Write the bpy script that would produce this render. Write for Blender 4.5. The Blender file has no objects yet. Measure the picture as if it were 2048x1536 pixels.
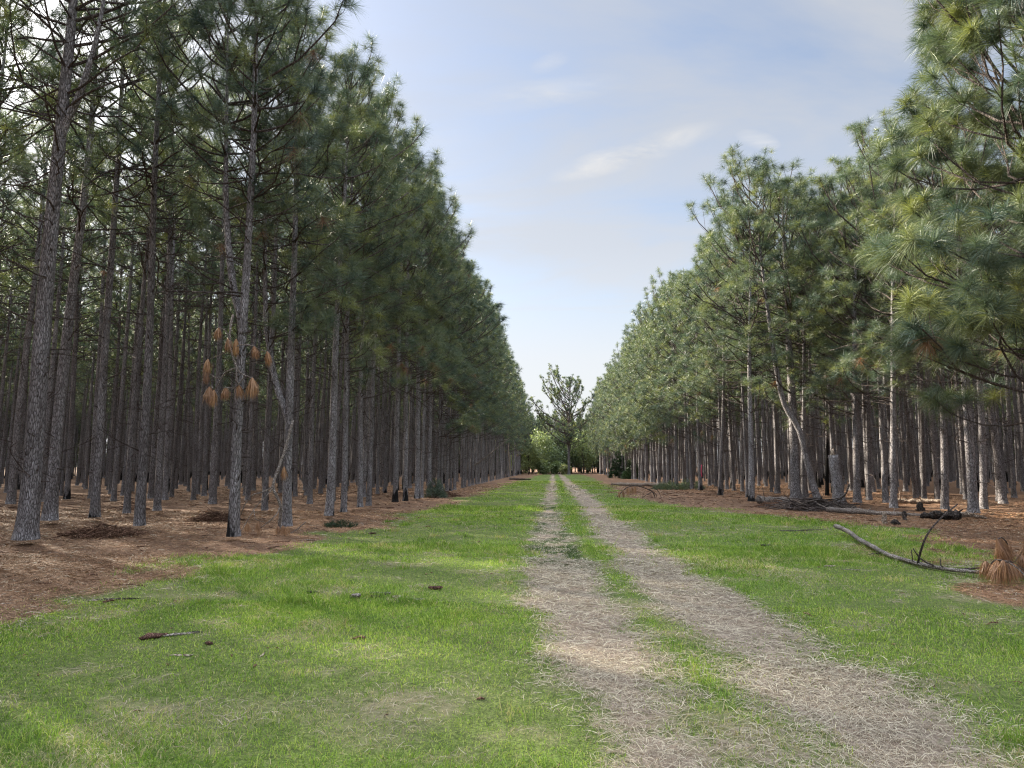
import bpy, math, random
import numpy as np
from mathutils import Vector

# ------------------------------------------------------------------ camera, sky, sun, exposure
C = bpy.context.scene
COL = C.collection
cam = bpy.data.cameras.new('camera'); cam.sensor_width = 36; cam.lens = 36 * 1420 / 2048
cam.clip_start = 0.05; cam.clip_end = 3000
co = bpy.data.objects.new('camera', cam); COL.objects.link(co)
co.location = (0, 0, 1.5)
co.rotation_euler = (math.pi / 2 + math.atan(165 / 1420), 0, math.atan(81 / 1420))
C.camera = co
C.view_settings.view_transform = 'Standard'; C.view_settings.look = 'None'
C.view_settings.exposure = 2.3; C.view_settings.gamma = 1.0
C.cycles.max_bounces = 8; C.cycles.diffuse_bounces = 4; C.cycles.transmission_bounces = 4
C.cycles.glossy_bounces = 2; C.cycles.use_denoising = True; C.cycles.denoising_prefilter = 'NONE'; C.cycles.filter_width = 1.2

SUN_AZ, SUN_EL = math.radians(54), math.radians(31)          # azimuth counted to the left of the lane
W = bpy.data.worlds.new('World'); C.world = W; W.use_nodes = True
wt = W.node_tree; wt.nodes.clear()
def N(t, kind, **kw):
    n = t.nodes.new(kind)
    for k, v in kw.items():
        if k.startswith('i_'): n.inputs[k[2:]].default_value = v
        else: setattr(n, k, v)
    return n
def L(t, a, b): t.links.new(a, b)
def math_(t, op, a, b=None, clamp=False):
    n = t.nodes.new('ShaderNodeMath'); n.operation = op; n.use_clamp = clamp
    for i, v in enumerate((a, b)):
        if v is None: continue
        if isinstance(v, (int, float)): n.inputs[i].default_value = v
        else: t.links.new(v, n.inputs[i])
    return n.outputs[0]
def mixc(t, f, a, b, bt='MIX'):
    n = t.nodes.new('ShaderNodeMix'); n.data_type = 'RGBA'; n.blend_type = bt
    for s, v in ((n.inputs[0], f), (n.inputs[6], a), (n.inputs[7], b)):
        if isinstance(v, (int, float)): s.default_value = v
        elif isinstance(v, tuple): s.default_value = (*v, 1)[:4]
        else: t.links.new(v, s)
    return n.outputs[2]
def ramp(t, f, stops, interp='LINEAR'):
    n = t.nodes.new('ShaderNodeValToRGB'); n.color_ramp.interpolation = interp
    e = n.color_ramp.elements
    while len(e) < len(stops): e.new(0.5)
    for el, (p, c) in zip(e, stops):
        el.position = p
        el.color = (c, c, c, 1) if isinstance(c, (int, float)) else (*c, 1)
    t.links.new(f, n.inputs[0]); return n.outputs[0]

sky = N(wt, 'ShaderNodeTexSky', sky_type='NISHITA', sun_disc=False, sun_elevation=SUN_EL, sun_rotation=-SUN_AZ,
        air_density=1.0, dust_density=1.5, ozone_density=1.5)
tc = N(wt, 'ShaderNodeTexCoord')
sep = N(wt, 'ShaderNodeSeparateXYZ'); L(wt, tc.outputs['Generated'], sep.inputs[0])
zc = math_(wt, 'MAXIMUM', sep.outputs[2], 0.0)
den = math_(wt, 'ADD', zc, 0.12)
cmb = N(wt, 'ShaderNodeCombineXYZ')
L(wt, math_(wt, 'DIVIDE', sep.outputs[0], den), cmb.inputs[0]); L(wt, math_(wt, 'DIVIDE', sep.outputs[1], den), cmb.inputs[1])
mp = N(wt, 'ShaderNodeMapping'); mp.inputs['Rotation'].default_value = (0, 0, 0.5); mp.inputs['Scale'].default_value = (0.8, 1.5, 1)
L(wt, cmb.outputs[0], mp.inputs[0])
cn = N(wt, 'ShaderNodeTexNoise', i_Scale=1.1, i_Detail=7, i_Roughness=0.55, i_Distortion=0.6); L(wt, mp.outputs[0], cn.inputs[0])
cn2 = N(wt, 'ShaderNodeTexNoise', i_Scale=4.5, i_Detail=8, i_Roughness=0.6, i_Distortion=0.8); L(wt, mp.outputs[0], cn2.inputs[0])
veil = ramp(wt, cn.outputs[0], [(0.36, 0.30), (0.62, 0.80)])
horiz = ramp(wt, zc, [(0.02, 1.0), (0.15, 0.85), (0.30, 0.25), (0.45, 0.0)])     # the veil thickens to white near the horizon
veil = math_(wt, 'MAXIMUM', veil, horiz)
wisps = 0.0
def wisp(d, across, along, turn, gain):
    """a small cirrus wisp: an elongated soft patch round a sky direction, broken up by the fine noise"""
    global wisps
    d = Vector(d).normalized(); up = Vector((0, 0, 1)); r = d.cross(up).normalized(); u = r.cross(d)
    a = r * math.cos(turn) + u * math.sin(turn); b = -r * math.sin(turn) + u * math.cos(turn)
    def dot(v):
        n = wt.nodes.new('ShaderNodeVectorMath'); n.operation = 'DOT_PRODUCT'
        wt.links.new(tc.outputs['Generated'], n.inputs[0]); n.inputs[1].default_value = v; return n.outputs['Value']
    qa = math_(wt, 'POWER', math_(wt, 'DIVIDE', dot(a), along), 2.0); qb = math_(wt, 'POWER', math_(wt, 'DIVIDE', dot(b), across), 2.0)
    g = math_(wt, 'SUBTRACT', 1.0, math_(wt, 'ADD', qa, qb), True)
    g = math_(wt, 'MULTIPLY', g, ramp(wt, cn2.outputs[0], [(0.36, 0.0), (0.66, 1.0)]))
    wisps = math_(wt, 'ADD', wisps, math_(wt, 'MULTIPLY', g, gain * 0.5), True)
wisp((0.119, 1, 0.455), 0.020, 0.12, 0.22, 0.8); wisp((0.30, 1, 0.47), 0.012, 0.03, -0.4, 0.9)
wisp((-0.02, 1, 0.55), 0.02, 0.13, 0.12, 0.45); wisp((-0.22, 1, 0.45), 0.09, 0.2, -0.35, 0.35); wisp((0.0, 1, 0.60), 0.012, 0.03, 0.3, 0.5)
# thin cloud is brighter round the sun
sd = Vector((-math.sin(SUN_AZ) * math.cos(SUN_EL), math.cos(SUN_AZ) * math.cos(SUN_EL), math.sin(SUN_EL)))
dn = N(wt, 'ShaderNodeVectorMath', operation='DOT_PRODUCT'); L(wt, tc.outputs['Generated'], dn.inputs[0]); dn.inputs[1].default_value = sd
glow = ramp(wt, dn.outputs['Value'], [(0.88, 0.0), (0.94, 0.18), (0.975, 0.5), (1.0, 1.0)])
sky_fill = ramp(wt, zc, [(0.61, 0.0), (0.76, 1.0)])          # unseen sky overhead, brightened as added fill for the shade
behind = math_(wt, 'MULTIPLY', ramp(wt, math_(wt, 'MULTIPLY', sep.outputs[1], -1.0), [(0.0, 0.0), (0.5, 1.0)]), ramp(wt, zc, [(0.10, 0.0), (0.5, 1.0)]))   # unseen sky behind the camera, also brightened to lift the shade
sky_fill = math_(wt, 'MAXIMUM', sky_fill, behind)
cloud_r = math_(wt, 'ADD', math_(wt, 'ADD', math_(wt, 'ADD', math_(wt, 'ADD', 2.75, math_(wt, 'MULTIPLY', horiz, 0.95)), math_(wt, 'MULTIPLY', wisps, 1.6)), math_(wt, 'MULTIPLY', sky_fill, 11.0)), math_(wt, 'MULTIPLY', glow, 26.0))
veil = math_(wt, 'MAXIMUM', math_(wt, 'ADD', veil, wisps, True), math_(wt, 'MULTIPLY', sky_fill, 0.9))
cc = N(wt, 'ShaderNodeVectorMath', operation='SCALE'); L(wt, mixc(wt, sky_fill, (0.985, 1.0, 1.03), (0.90, 1.0, 1.14)), cc.inputs[0]); L(wt, cloud_r, cc.inputs['Scale'])  # added fill overhead and behind is tinted bluer than the visible veil
veil = math_(wt, 'MAXIMUM', veil, math_(wt, 'MULTIPLY', glow, 0.9))
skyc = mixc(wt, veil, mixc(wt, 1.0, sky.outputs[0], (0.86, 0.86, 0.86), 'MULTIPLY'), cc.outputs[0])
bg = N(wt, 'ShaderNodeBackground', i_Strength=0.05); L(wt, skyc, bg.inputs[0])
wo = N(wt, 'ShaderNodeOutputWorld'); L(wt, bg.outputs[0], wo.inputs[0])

sl = bpy.data.lights.new('sun', 'SUN'); sl.energy = 5.0; sl.angle = math.radians(1.6); sl.color = (1, 0.91, 0.74)
so = bpy.data.objects.new('sun', sl); COL.objects.link(so); so.rotation_euler = (-sd).to_track_quat('-Z', 'Y').to_euler()

# ------------------------------------------------------------------ mesh helpers
rng = np.random.default_rng(7)
class Geo:
    """collects vertices, quads, triangles and one float per vertex, then becomes ONE mesh"""
    def __init__(s): s.v = []; s.q = []; s.t = []; s.a = []; s.qm = []; s.tm = []; s.n = 0
    def add(s, v, q=None, t=None, a=0.5, m=0):
        v = np.asarray(v, np.float32).reshape(-1, 3); s.v.append(v)
        s.a.append(np.broadcast_to(np.asarray(a, np.float32), (len(v),)))
        if q is not None and len(q): q = np.asarray(q, np.int32).reshape(-1, 4); s.q.append(q + s.n); s.qm.append(np.full(len(q), m, np.int32))
        if t is not None and len(t): t = np.asarray(t, np.int32).reshape(-1, 3); s.t.append(t + s.n); s.tm.append(np.full(len(t), m, np.int32))
        s.n += len(v)
    def join(s, o, m=0):
        if o.n == 0: return
        v = np.concatenate(o.v); a = np.concatenate(o.a)
        s.add(v, np.concatenate(o.q) if o.q else None, np.concatenate(o.t) if o.t else None, a, m)
    def mesh(s, name, mats, smooth=True):
        me = bpy.data.meshes.new(name)
        v = np.concatenate(s.v); nq = sum(map(len, s.q)); nt = sum(map(len, s.t))
        idx = []
        if nq: idx.append(np.concatenate(s.q).ravel())
        if nt: idx.append(np.concatenate(s.t).ravel())
        idx = np.concatenate(idx).astype(np.int32)
        st = np.concatenate([np.arange(nq) * 4, nq * 4 + np.arange(nt) * 3]).astype(np.int32)
        me.vertices.add(len(v)); me.vertices.foreach_set('co', v.ravel())
        me.loops.add(len(idx)); me.loops.foreach_set('vertex_index', idx)
        me.polygons.add(nq + nt); me.polygons.foreach_set('loop_start', st)
        me.polygons.foreach_set('use_smooth', np.full(nq + nt, smooth))
        me.polygons.foreach_set('material_index', np.concatenate(s.qm + s.tm).astype(np.int32))
        at = me.attributes.new('tint', 'FLOAT', 'POINT'); at.data.foreach_set('value', np.concatenate(s.a).astype(np.float32))
        for m in (mats if isinstance(mats, (list, tuple)) else [mats]): me.materials.append(m)
        me.update(calc_edges=True); return me
def unit(v): v = np.asarray(v, float); return v / (np.linalg.norm(v, axis=-1, keepdims=True) + 1e-9)
def tube(g, P, r, n=6, a=0.5, cap=True, rough=0.0):
    P = np.asarray(P, float); k = len(P); r = np.broadcast_to(np.asarray(r, float), (k,))
    T = unit(np.gradient(P, axis=0)); mt = unit(T.mean(0))
    ref = np.array([0, 0, 1.]) if abs(mt[2]) < 0.75 else np.array([1., 0, 0])
    U = unit(np.cross(T, ref)); V = np.cross(T, U)
    th = np.arange(n) * 2 * np.pi / n
    rr = r[:, None] * (1 + rough * rng.normal(size=(k, n)))
    v = P[:, None] + rr[..., None] * (np.cos(th)[None, :, None] * U[:, None] + np.sin(th)[None, :, None] * V[:, None])
    i = np.arange(k - 1)[:, None] * n + np.arange(n)[None]; j = np.arange(k - 1)[:, None] * n + (np.arange(n)[None] + 1) % n
    q = np.stack([i, j, j + n, i + n], -1).reshape(-1, 4); v = v.reshape(-1, 3); t = []
    if cap:
        v = np.vstack([v, P[0], P[-1]]); b = k * n
        for x in range(n):
            y = (x + 1) % n; t += [(b, y, x), (b + 1, (k - 1) * n + x, (k - 1) * n + y)]
    g.add(v, q, t, a)
def curve(pts, n):
    """smooth polyline through the points (Catmull-Rom)"""
    p = np.asarray(pts, float); p = np.vstack([2 * p[0] - p[1], p, 2 * p[-1] - p[-2]]); out = []
    m = len(p) - 3
    for u in np.linspace(0, m - 1e-6, n):
        i = int(u); f = u - i; a, b, c, d = p[i:i + 4]
        out.append(0.5 * (2 * b + (c - a) * f + (2 * a - 5 * b + 4 * c - d) * f * f + (3 * b - a - 3 * c + d) * f ** 3))
    return np.array(out)
def needles(g, pos, ax, n, ln, w, droop=0.25, segs=1, tint=None, back=0.13, spread=(18, 105), m=0):
    """needle tufts: n needles round each shoot tip, radiating off its last centimetres"""
    pos = np.asarray(pos, float); ax = unit(ax); T = len(pos)
    if T == 0: return
    tint = rng.random(T) if tint is None else np.broadcast_to(tint, (T,))
    ln = np.broadcast_to(np.asarray(ln, float), (T,))
    p = np.repeat(pos, n, 0); a = np.repeat(ax, n, 0); L_ = np.repeat(ln, n) * rng.uniform(0.75, 1.1, T * n); tt = np.repeat(tint, n)
    u = rng.random(T * n)
    ref = unit(rng.normal(size=(T * n, 3))); s = unit(np.cross(a, ref))
    al = np.radians(spread[0] + (spread[1] - spread[0]) * (0.15 + 0.85 * u) * rng.uniform(0.55, 1.0, T * n))
    d = a * np.cos(al)[:, None] + s * np.sin(al)[:, None]
    b = p - a * (u * back)[:, None]
    e = unit(np.cross(d, unit(rng.normal(size=(T * n, 3))))) * (w / 2)
    down = np.array([0, 0, -1.])
    if segs == 1:
        tip = b + d * L_[:, None] + down * (droop * L_)[:, None]
        v = np.stack([b - e, b + e, tip], 1)
        t = np.arange(T * n)[:, None] * 3 + np.arange(3)
        g.add(v, None, t, np.repeat(tt, 3), m)
    else:
        mid = b + d * (0.55 * L_)[:, None] + down * (droop * 0.28 * L_)[:, None]
        tip = b + d * (0.93 * L_)[:, None] + down * (droop * L_)[:, None]
        v = np.stack([b - e, b + e, mid + e * 0.85, mid - e * 0.85, tip], 1)
        k = np.arange(T * n)[:, None] * 5
        g.add(v, k + np.array([0, 1, 2, 3]), k + np.array([3, 2, 4]), np.repeat(tt, 5), m)
def hang_tuft(g, p, n=90, ln=0.3, rad=0.075, w=0.004, tint=0.98, sway=(0, 0)):
    """a dead tuft: needles hanging straight down like a brush"""
    p = np.asarray(p, float); th = rng.random(n) * 2 * np.pi; r = np.sqrt(rng.random(n))
    o = np.stack([np.cos(th) * r, np.sin(th) * r, np.zeros(n)], 1); l = ln * rng.uniform(0.5, 1.08, n)
    b = p + o * rad * 0.12; s = np.array([sway[0], sway[1], 0])
    o2 = o + rng.normal(size=(n, 3)) * [0.22, 0.22, 0]
    m1 = p + o * rad * 0.62 + np.array([0, 0, -1]) * (l * 0.28)[:, None] + s * 0.3
    m2 = p + o2 * rad * 0.95 + np.array([0, 0, -1]) * (l * 0.66)[:, None] + s * 0.65
    t = p + o2 * rad * rng.uniform(0.8, 1.3, (n, 1)) + np.array([0, 0, -1]) * l[:, None] + s
    e = np.stack([-np.sin(th), np.cos(th), np.zeros(n)], 1) * w / 2
    v = np.stack([b - e, b + e, m1 + e, m1 - e, m2 + e, m2 - e, t], 1); k = np.arange(n)[:, None] * 7
    q = np.concatenate([k + np.array([0, 1, 2, 3]), k + np.array([3, 2, 4, 5])])
    g.add(v, q, k + np.array([5, 4, 6]), np.repeat(np.clip(tint + rng.normal(size=n) * 0.013, 0.951, 1), 7))

def vnoise(x, y, scale, seed=0):
    x = np.asarray(x, float) / scale; y = np.asarray(y, float) / scale
    xi = np.floor(x).astype(np.int64); yi = np.floor(y).astype(np.int64); fx = x - xi; fy = y - yi
    def h(a, b):
        k = (a * 374761393 + b * 668265263 + seed * 982451653) & 0xffffffff
        k = ((k ^ (k >> 13)) * 1274126177) & 0xffffffff
        return ((k ^ (k >> 16)) & 0xffff) / 65535.0
    sx = fx * fx * (3 - 2 * fx); sy = fy * fy * (3 - 2 * fy)
    return (h(xi, yi) * (1 - sx) + h(xi + 1, yi) * sx) * (1 - sy) + (h(xi, yi + 1) * (1 - sx) + h(xi + 1, yi + 1) * sx) * sy
def fb(x, y, s, seed=0): return 0.55 * vnoise(x, y, s, seed) + 0.3 * vnoise(x, y, s * 0.47, seed + 1) + 0.15 * vnoise(x, y, s * 0.21, seed + 2)

# measured trees: X, Y, diameter, label
GL, GR = 'pines of the left stand', 'pines of the right stand'
LEFT = [
 (-9.71, 12.81, .42, 'thick grey pine trunk at the left, the nearest big tree of the stand'),
 (-12.56, 17.33, .37, 'second thick pine trunk, just behind and right of the nearest big one'),
 (-19.82, 28.26, .27, 'dark bent pine trunk seen between the second thick trunk and the needle heap'),
 (-19.25, 24.52, .33, 'dim pine trunk half hidden behind the nearest thick trunk'),
 (-19.32, 26.10, .25, 'thin pine squeezed between the two thick trunks at far left'),
 (-11.93, 18.13, .27, 'pine with dark flared butt standing behind the raked needle heap'),
 (-12.14, 19.88, .21, 'slim straight pine just left of the knobbly trunk behind the needle heap'),
 (-9.40, 15.90, .26, 'pine with a knot of dead twigs on its lower trunk, right of the needle heap'),
 (-12.07, 21.33, .25, 'slim pine leaning slightly, right of the trunk with the twig knot'),
 (-15.41, 27.75, .26, 'straight pine in the gap right of the slightly leaning slim pine'),
 (-24.08, 46.85, .30, None), (-28.83, 53.97, .32, None), (-22.98, 36.14, .28, None),
 (-12.08, 24.92, .29, 'pine standing directly left of the fire-blackened forked pine'),
 (-6.23, 13.77, .25, 'forked edge pine with a fire-blackened foot and rusty dead tufts hanging before it'),
 (-8.88, 21.73, .22, 'slim pine between the fire-blackened pine and the pine with the leaning broken limb'),
 (-6.10, 16.21, .26, 'forked edge pine with a broken limb leaning against its foot'),
 (-12.12, 27.93, .23, 'thin pine just right of the fire-blackened pine, farther in'),
 (-15.71, 31.55, .25, 'dim pine at the left of the second small needle heap'),
 (-8.74, 25.42, .22, 'slim second-row pine behind the low green mound'),
 (-6.17, 19.55, .28, 'sturdy edge pine standing just behind the low green mound'),
 (-6.26, 21.23, .22, 'slim pale edge pine next after the sturdy one by the green mound'),
 (-6.40, 23.57, .22, 'left one of a close pair of edge pines on the left side'),
 (-6.36, 24.52, .22, 'right one of a close pair of edge pines on the left side'),
 (-6.03, 27.20, .26, 'first of two neighbouring left edge pines with blackened feet'),
 (-11.61, 31.78, .22, None), (-12.30, 37.41, .25, None), (-8.97, 36.31, .20, None), (-8.89, 37.60, .22, None),
 (-5.86, 28.29, .24, 'second of two neighbouring left edge pines with blackened feet'),
 (-5.78, 30.30, .27, 'left edge pine between the two black-footed pines and the small pine bush'),
 (-6.01, 32.59, .20, 'thin left edge pine just before the small pine bush'),
 (-6.02, 34.71, .28, 'left edge pine rising out of the small pine bush'),
 (-5.88, 36.49, .19, 'thin left edge pine beside the brown twig heap'),
] + [(-6.05, y, d, None) for y, d in ((38.6, .27), (40.63, .28), (42.2, .21), (43.9, .24), (47.87, .24), (49.3, .19), (51.6, .25), (53.88, .29), (56.3, .22), (58.25, .25), (60.9, .26), (63.42, .26), (65.35, .23), (69.57, .25), (72.6, .26), (77.03, .27), (80, .24), (83, .26), (86.28, .28), (90, .25), (93.79, .26), (98, .27), (102.7, .28))]
RIGHT = [
 (8.90, 43.93, .31, 'black-footed edge pine, farther of the two right of the fallen green boughs'),
 (8.41, 36.69, .30, 'black-footed leaning edge pine, nearer of the two right of the fallen green boughs'),
 (7.87, 29.07, .30, 'leaning edge pine with a tall charred foot at the left end of the brush pile'),
 (10.04, 30.37, .50, 'thickest grey pine behind the brush pile on the right'),
 (10.64, 31.24, .26, 'pale slim pine leaning across the thickest grey pine'),
 (13.33, 35.81, .22, 'charred black slim trunk behind the curved pine'),
 (11.55, 28.03, .33, 'straight pine with a sunlit edge, right of the broken snag'),
 (12.72, 29.73, .26, 'slim sunlit pine second to the right of the broken snag'),
 (12.55, 27.92, .25, 'left one of two pines standing close behind the end of the pale log'),
 (11.17, 24.31, .27, 'right one of two pines standing close behind the end of the pale log'),
 (15.50, 31.64, .25, 'sunlit pine inside the right stand behind the little dark stump'),
 (12.57, 23.89, .28, 'pine behind the burnt log with its foot by the upright twig'),
 (12.44, 22.08, .33, 'sturdy furrowed pine at the right end of the burnt log'),
 (13.72, 23.79, .26, 'pine with a sunlit left edge right behind the sturdy furrowed one'),
 (16.57, 27.49, .32, 'rightmost sunlit pine at the edge of the picture'),
 (15.34, 30.67, .22, 'thin pine right of the little dark stump'), (15.29, 29.50, .23, 'dim pine close behind the pine by the upright twig'),
 (9.17, 80.78, .40, None), (9.32, 75.27, .42, None), (9.06, 66.21, .42, None), (9.14, 62.48, .35, None), (8.90, 56.12, .34, None), (9.09, 53.43, .36, None), (9.53, 51.2, .28, None),
 (12.76, 59.34, .30, None), (10.71, 44.91, .28, None), (10.70, 43.18, .25, None), (10.76, 41.5, .25, None), (11.88, 38.79, .32, None), (9.1, 47.6, .28, None),
]
# ------------------------------------------------------------------ lay of the land
def ip(y, tab): return np.interp(y, [t[0] for t in tab], [t[1] for t in tab])
LIT_L = [(-20, -6), (3, -5.9), (7.1, -5.6), (9.4, -5.3), (12, -5.75), (14.1, -5.0), (17, -4.6), (21, -4.5), (30, -4.3), (51, -3.8), (98, -3.1), (130, -2.4), (160, -1)]
LIT_R = [(-20, 7.5), (3, 7.2), (7, 6.8), (10.5, 6.6), (13.5, 7.2), (17.7, 8.6), (18.8, 8.2), (20.4, 7.5), (24, 6.1), (28.5, 4.5), (38, 3.7), (59, 4.2), (114, 5.6), (160, 4)]
T1L = [(-20, 0.9), (3.8, 0.30), (4.4, 0.24), (5.4, 0.12), (7, -0.05), (8.9, -0.30), (11.1, -0.36), (17.2, -0.43), (32, -0.47), (68, -0.37), (140, -0.3)]
T1R = [(-20, 1.6), (3.8, 1.02), (4.4, 0.94), (5.4, 0.80), (7, 0.76), (9, 0.66), (11.2, 0.54), (17.2, 0.22), (32, 0.14), (68, 0.29), (140, 0.3)]
T2L = [(-20, 1.9), (3.9, 1.52), (4.9, 1.36), (7.1, 1.18), (10.2, 1.08), (17.3, 0.99), (32.5, 0.99), (68, 1.0), (140, 1.0)]
T2R = [(-20, 2.9), (3.9, 2.55), (4.9, 2.43), (7.1, 2.27), (10.3, 2.03), (17.3, 1.88), (32.6, 2.05), (68, 1.9), (140, 1.8)]
def sst(a, b, x): t = np.clip((x - a) / (b - a), 0, 1); return t * t * (3 - 2 * t)
def masks(x, y):
    x = np.asarray(x, float); y = np.asarray(y, float)
    e = (fb(x, y, 1.6, 11) - 0.5); e2 = (fb(x, y, 0.5, 21) - 0.5)
    l = sst(-0.55, 0.55, ip(y, LIT_L) - x + e * 2.2 + e2 * 1.0)
    r = sst(-0.6, 0.6, x - ip(y, LIT_R) + e * 2.2 + e2 * 1.0)
    patch = sst(0.9, 0.45, np.hypot((x - 5.7) / 1.3, (y - 8.9) / 1.3) + e * 0.5) * 0.9 + sst(1.0, 0.3, np.hypot((x - 5.9) / 0.9, (y - 13.0) / 2.2) + e) * 0.45
    fy = sst(150, 125, y)
    litter = np.clip(np.maximum(np.maximum(l, r), patch), 0, 1)
    litter = np.maximum(litter, 0.8 * (1 - fy))
    def trk(a, b): return sst(-0.28, 0.34, x - ip(y, a) + e * 0.3 + e2 * 0.5) * sst(-0.28, 0.34, ip(y, b) - x + e * 0.3 + e2 * 0.5)
    t1 = trk(T1L, T1R); t2 = trk(T2L, T2R)
    moss = t1 * sst(9.5, 12, y) * sst(40, 26, y) * sst(0.42, 0.54, fb(x * 1.6, y * 0.8, 0.5, 31))
    track = np.maximum(t1, t2) * (1 - 0.25 * sst(0.58, 0.7, fb(x, y, 0.8, 41)))
    # dry straw spilled between and beside the ruts close to the camera
    thin = sst(0.42, 0.62, fb(x, y, 0.9, 51)) * sst(-0.6, 0.2, x - ip(y, T1L)) * sst(-0.5, 0.3, ip(y, T2R) - x) * sst(7.5, 4.5, y) * 0.5
    track = np.maximum(track, thin)
    thatch = sst(0.58, 0.74, fb(x, y, 1.1, 61)) * 0.5 + sst(0.62, 0.72, fb(x, y, 0.35, 71)) * 0.5
    lush = sst(0.35, 0.65, fb(x, y, 2.6, 81))
    return dict(litter=litter, track=track, moss=moss, thatch=np.clip(thatch, 0, 1), lush=np.maximum(lush, 0.8 * sst(.1, .3, x - ip(y, T1R)) * sst(.1, .3, ip(y, T2L) - x)), t=np.maximum(t1, t2))
MOUNDS = [(t[0], t[1]) for t in LEFT + RIGHT if t[1] < 32] + [(10.73, 29.62), (9.95, 14.3)]
def gz(x, y):
    x, y = np.broadcast_arrays(np.asarray(x, float), np.asarray(y, float))
    a = 0.05 * (fb(x, y, 3.0, 5) - 0.5) + 0.03 * (vnoise(x, y, 0.45, 6) - 0.5)
    for A, B in ((T1L, T1R), (T2L, T2R)):
        c = (ip(y, A) + ip(y, B)) / 2; a = a - 0.045 * np.exp(-((x - c) / 0.42) ** 2)
    a = a * sst(60, 20, np.abs(x))
    near = (np.hypot(x, y) < 36) & (np.abs(x) > 4.5)          # needles heaped round the nearer butts
    if near.any():
        xn, yn = x[near], y[near]; b = np.zeros(xn.shape)
        for mx, my in MOUNDS: b = np.maximum(b, 0.075 * np.exp(-(((xn - mx) ** 2 + (yn - my) ** 2) / 0.16)))
        a = np.array(a); a[near] += b
    return a

# ------------------------------------------------------------------ materials
def mat(name):
    m = bpy.data.materials.new(name); m.use_nodes = True; t = m.node_tree; t.nodes.clear()
    o = t.nodes.new('ShaderNodeOutputMaterial'); return m, t, o
def pbsdf(t, rough=0.9, spec=0.2):
    n = t.nodes.new('ShaderNodeBsdfPrincipled'); n.inputs['Roughness'].default_value = rough
    n.inputs['Specular IOR Level'].default_value = spec; return n
def attr(t, name): n = t.nodes.new('ShaderNodeAttribute'); n.attribute_name = name; return n.outputs['Fac']
def noise(t, vec, scale, detail=4, rough=0.55, dist=0.0):
    n = N(t, 'ShaderNodeTexNoise', i_Scale=scale, i_Detail=detail, i_Roughness=rough, i_Distortion=dist)
    if vec is not None: L(t, vec, n.inputs[0])
    return n.outputs[0]
def scaled(t, vec, s, rot=(0, 0, 0)):
    n = t.nodes.new('ShaderNodeMapping'); n.inputs['Scale'].default_value = s; n.inputs['Rotation'].default_value = rot
    L(t, vec, n.inputs[0]); return n.outputs[0]
def bump(t, h, strength, dist, b):
    n = t.nodes.new('ShaderNodeBump'); n.inputs['Strength'].default_value = strength; n.inputs['Distance'].default_value = dist
    L(t, h, n.inputs['Height']); L(t, n.outputs[0], b.inputs['Normal'])

def leaf_material(name, stops, trans=0.19, rough=0.45, spec=0.35):
    m, t, o = mat(name); c = ramp(t, attr(t, 'tint'), stops)
    oi = t.nodes.new('ShaderNodeObjectInfo')
    c = mixc(t, 1.0, c, ramp(t, oi.outputs['Random'], [(0, (0.85, 0.88, 0.95)), (1, (1.12, 1.1, 0.95))]), 'MULTIPLY')
    b = pbsdf(t, rough, spec); L(t, c, b.inputs['Base Color'])
    tr = t.nodes.new('ShaderNodeBsdfTranslucent'); L(t, mixc(t, 1.0, c, (1.25, 1.3, 0.75), 'MULTIPLY'), tr.inputs[0])
    mx = t.nodes.new('ShaderNodeMixShader'); mx.inputs[0].default_value = trans
    L(t, b.outputs[0], mx.inputs[1]); L(t, tr.outputs[0], mx.inputs[2]); L(t, mx.outputs[0], o.inputs[0]); return m
BRN = (0.13, 0.06, 0.032)
M_needle = leaf_material('pine_needles', [(0, (0.050, 0.080, 0.072)), (0.35, (0.09, 0.125, 0.09)), (0.75, (0.19, 0.21, 0.085)), (0.94, (0.25, 0.265, 0.09)), (0.95, BRN), (0.975, (0.25, 0.125, 0.068)), (1.0, (0.42, 0.25, 0.15))])
M_leaf = leaf_material('broad_leaves', [(0, (0.11, 0.15, 0.085)), (0.6, (0.20, 0.235, 0.125)), (1, (0.34, 0.34, 0.17))], 0.35)
M_dark = leaf_material('evergreen_leaves', [(0, (0.02, 0.04, 0.02)), (1, (0.05, 0.08, 0.035))], 0.2)
M_grass = leaf_material('grass_blades', [(0, (0.035, 0.06, 0.015)), (0.06, (0.095, 0.165, 0.028)), (0.45, (0.205, 0.325, 0.048)), (0.72, (0.36, 0.43, 0.10)), (0.80, (0.30, 0.27, 0.12)), (1.0, (0.50, 0.42, 0.28))], 0.35, 0.6, 0.25)
M_straw = leaf_material('dry_straw', [(0, (0.10, 0.05, 0.03)), (0.3, (0.22, 0.115, 0.068)), (0.5, (0.38, 0.225, 0.14)), (0.6, (0.20, 0.15, 0.115)), (0.85, (0.36, 0.305, 0.245)), (1.0, (0.57, 0.50, 0.40))], 0.1, 0.6, 0.25)

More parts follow.
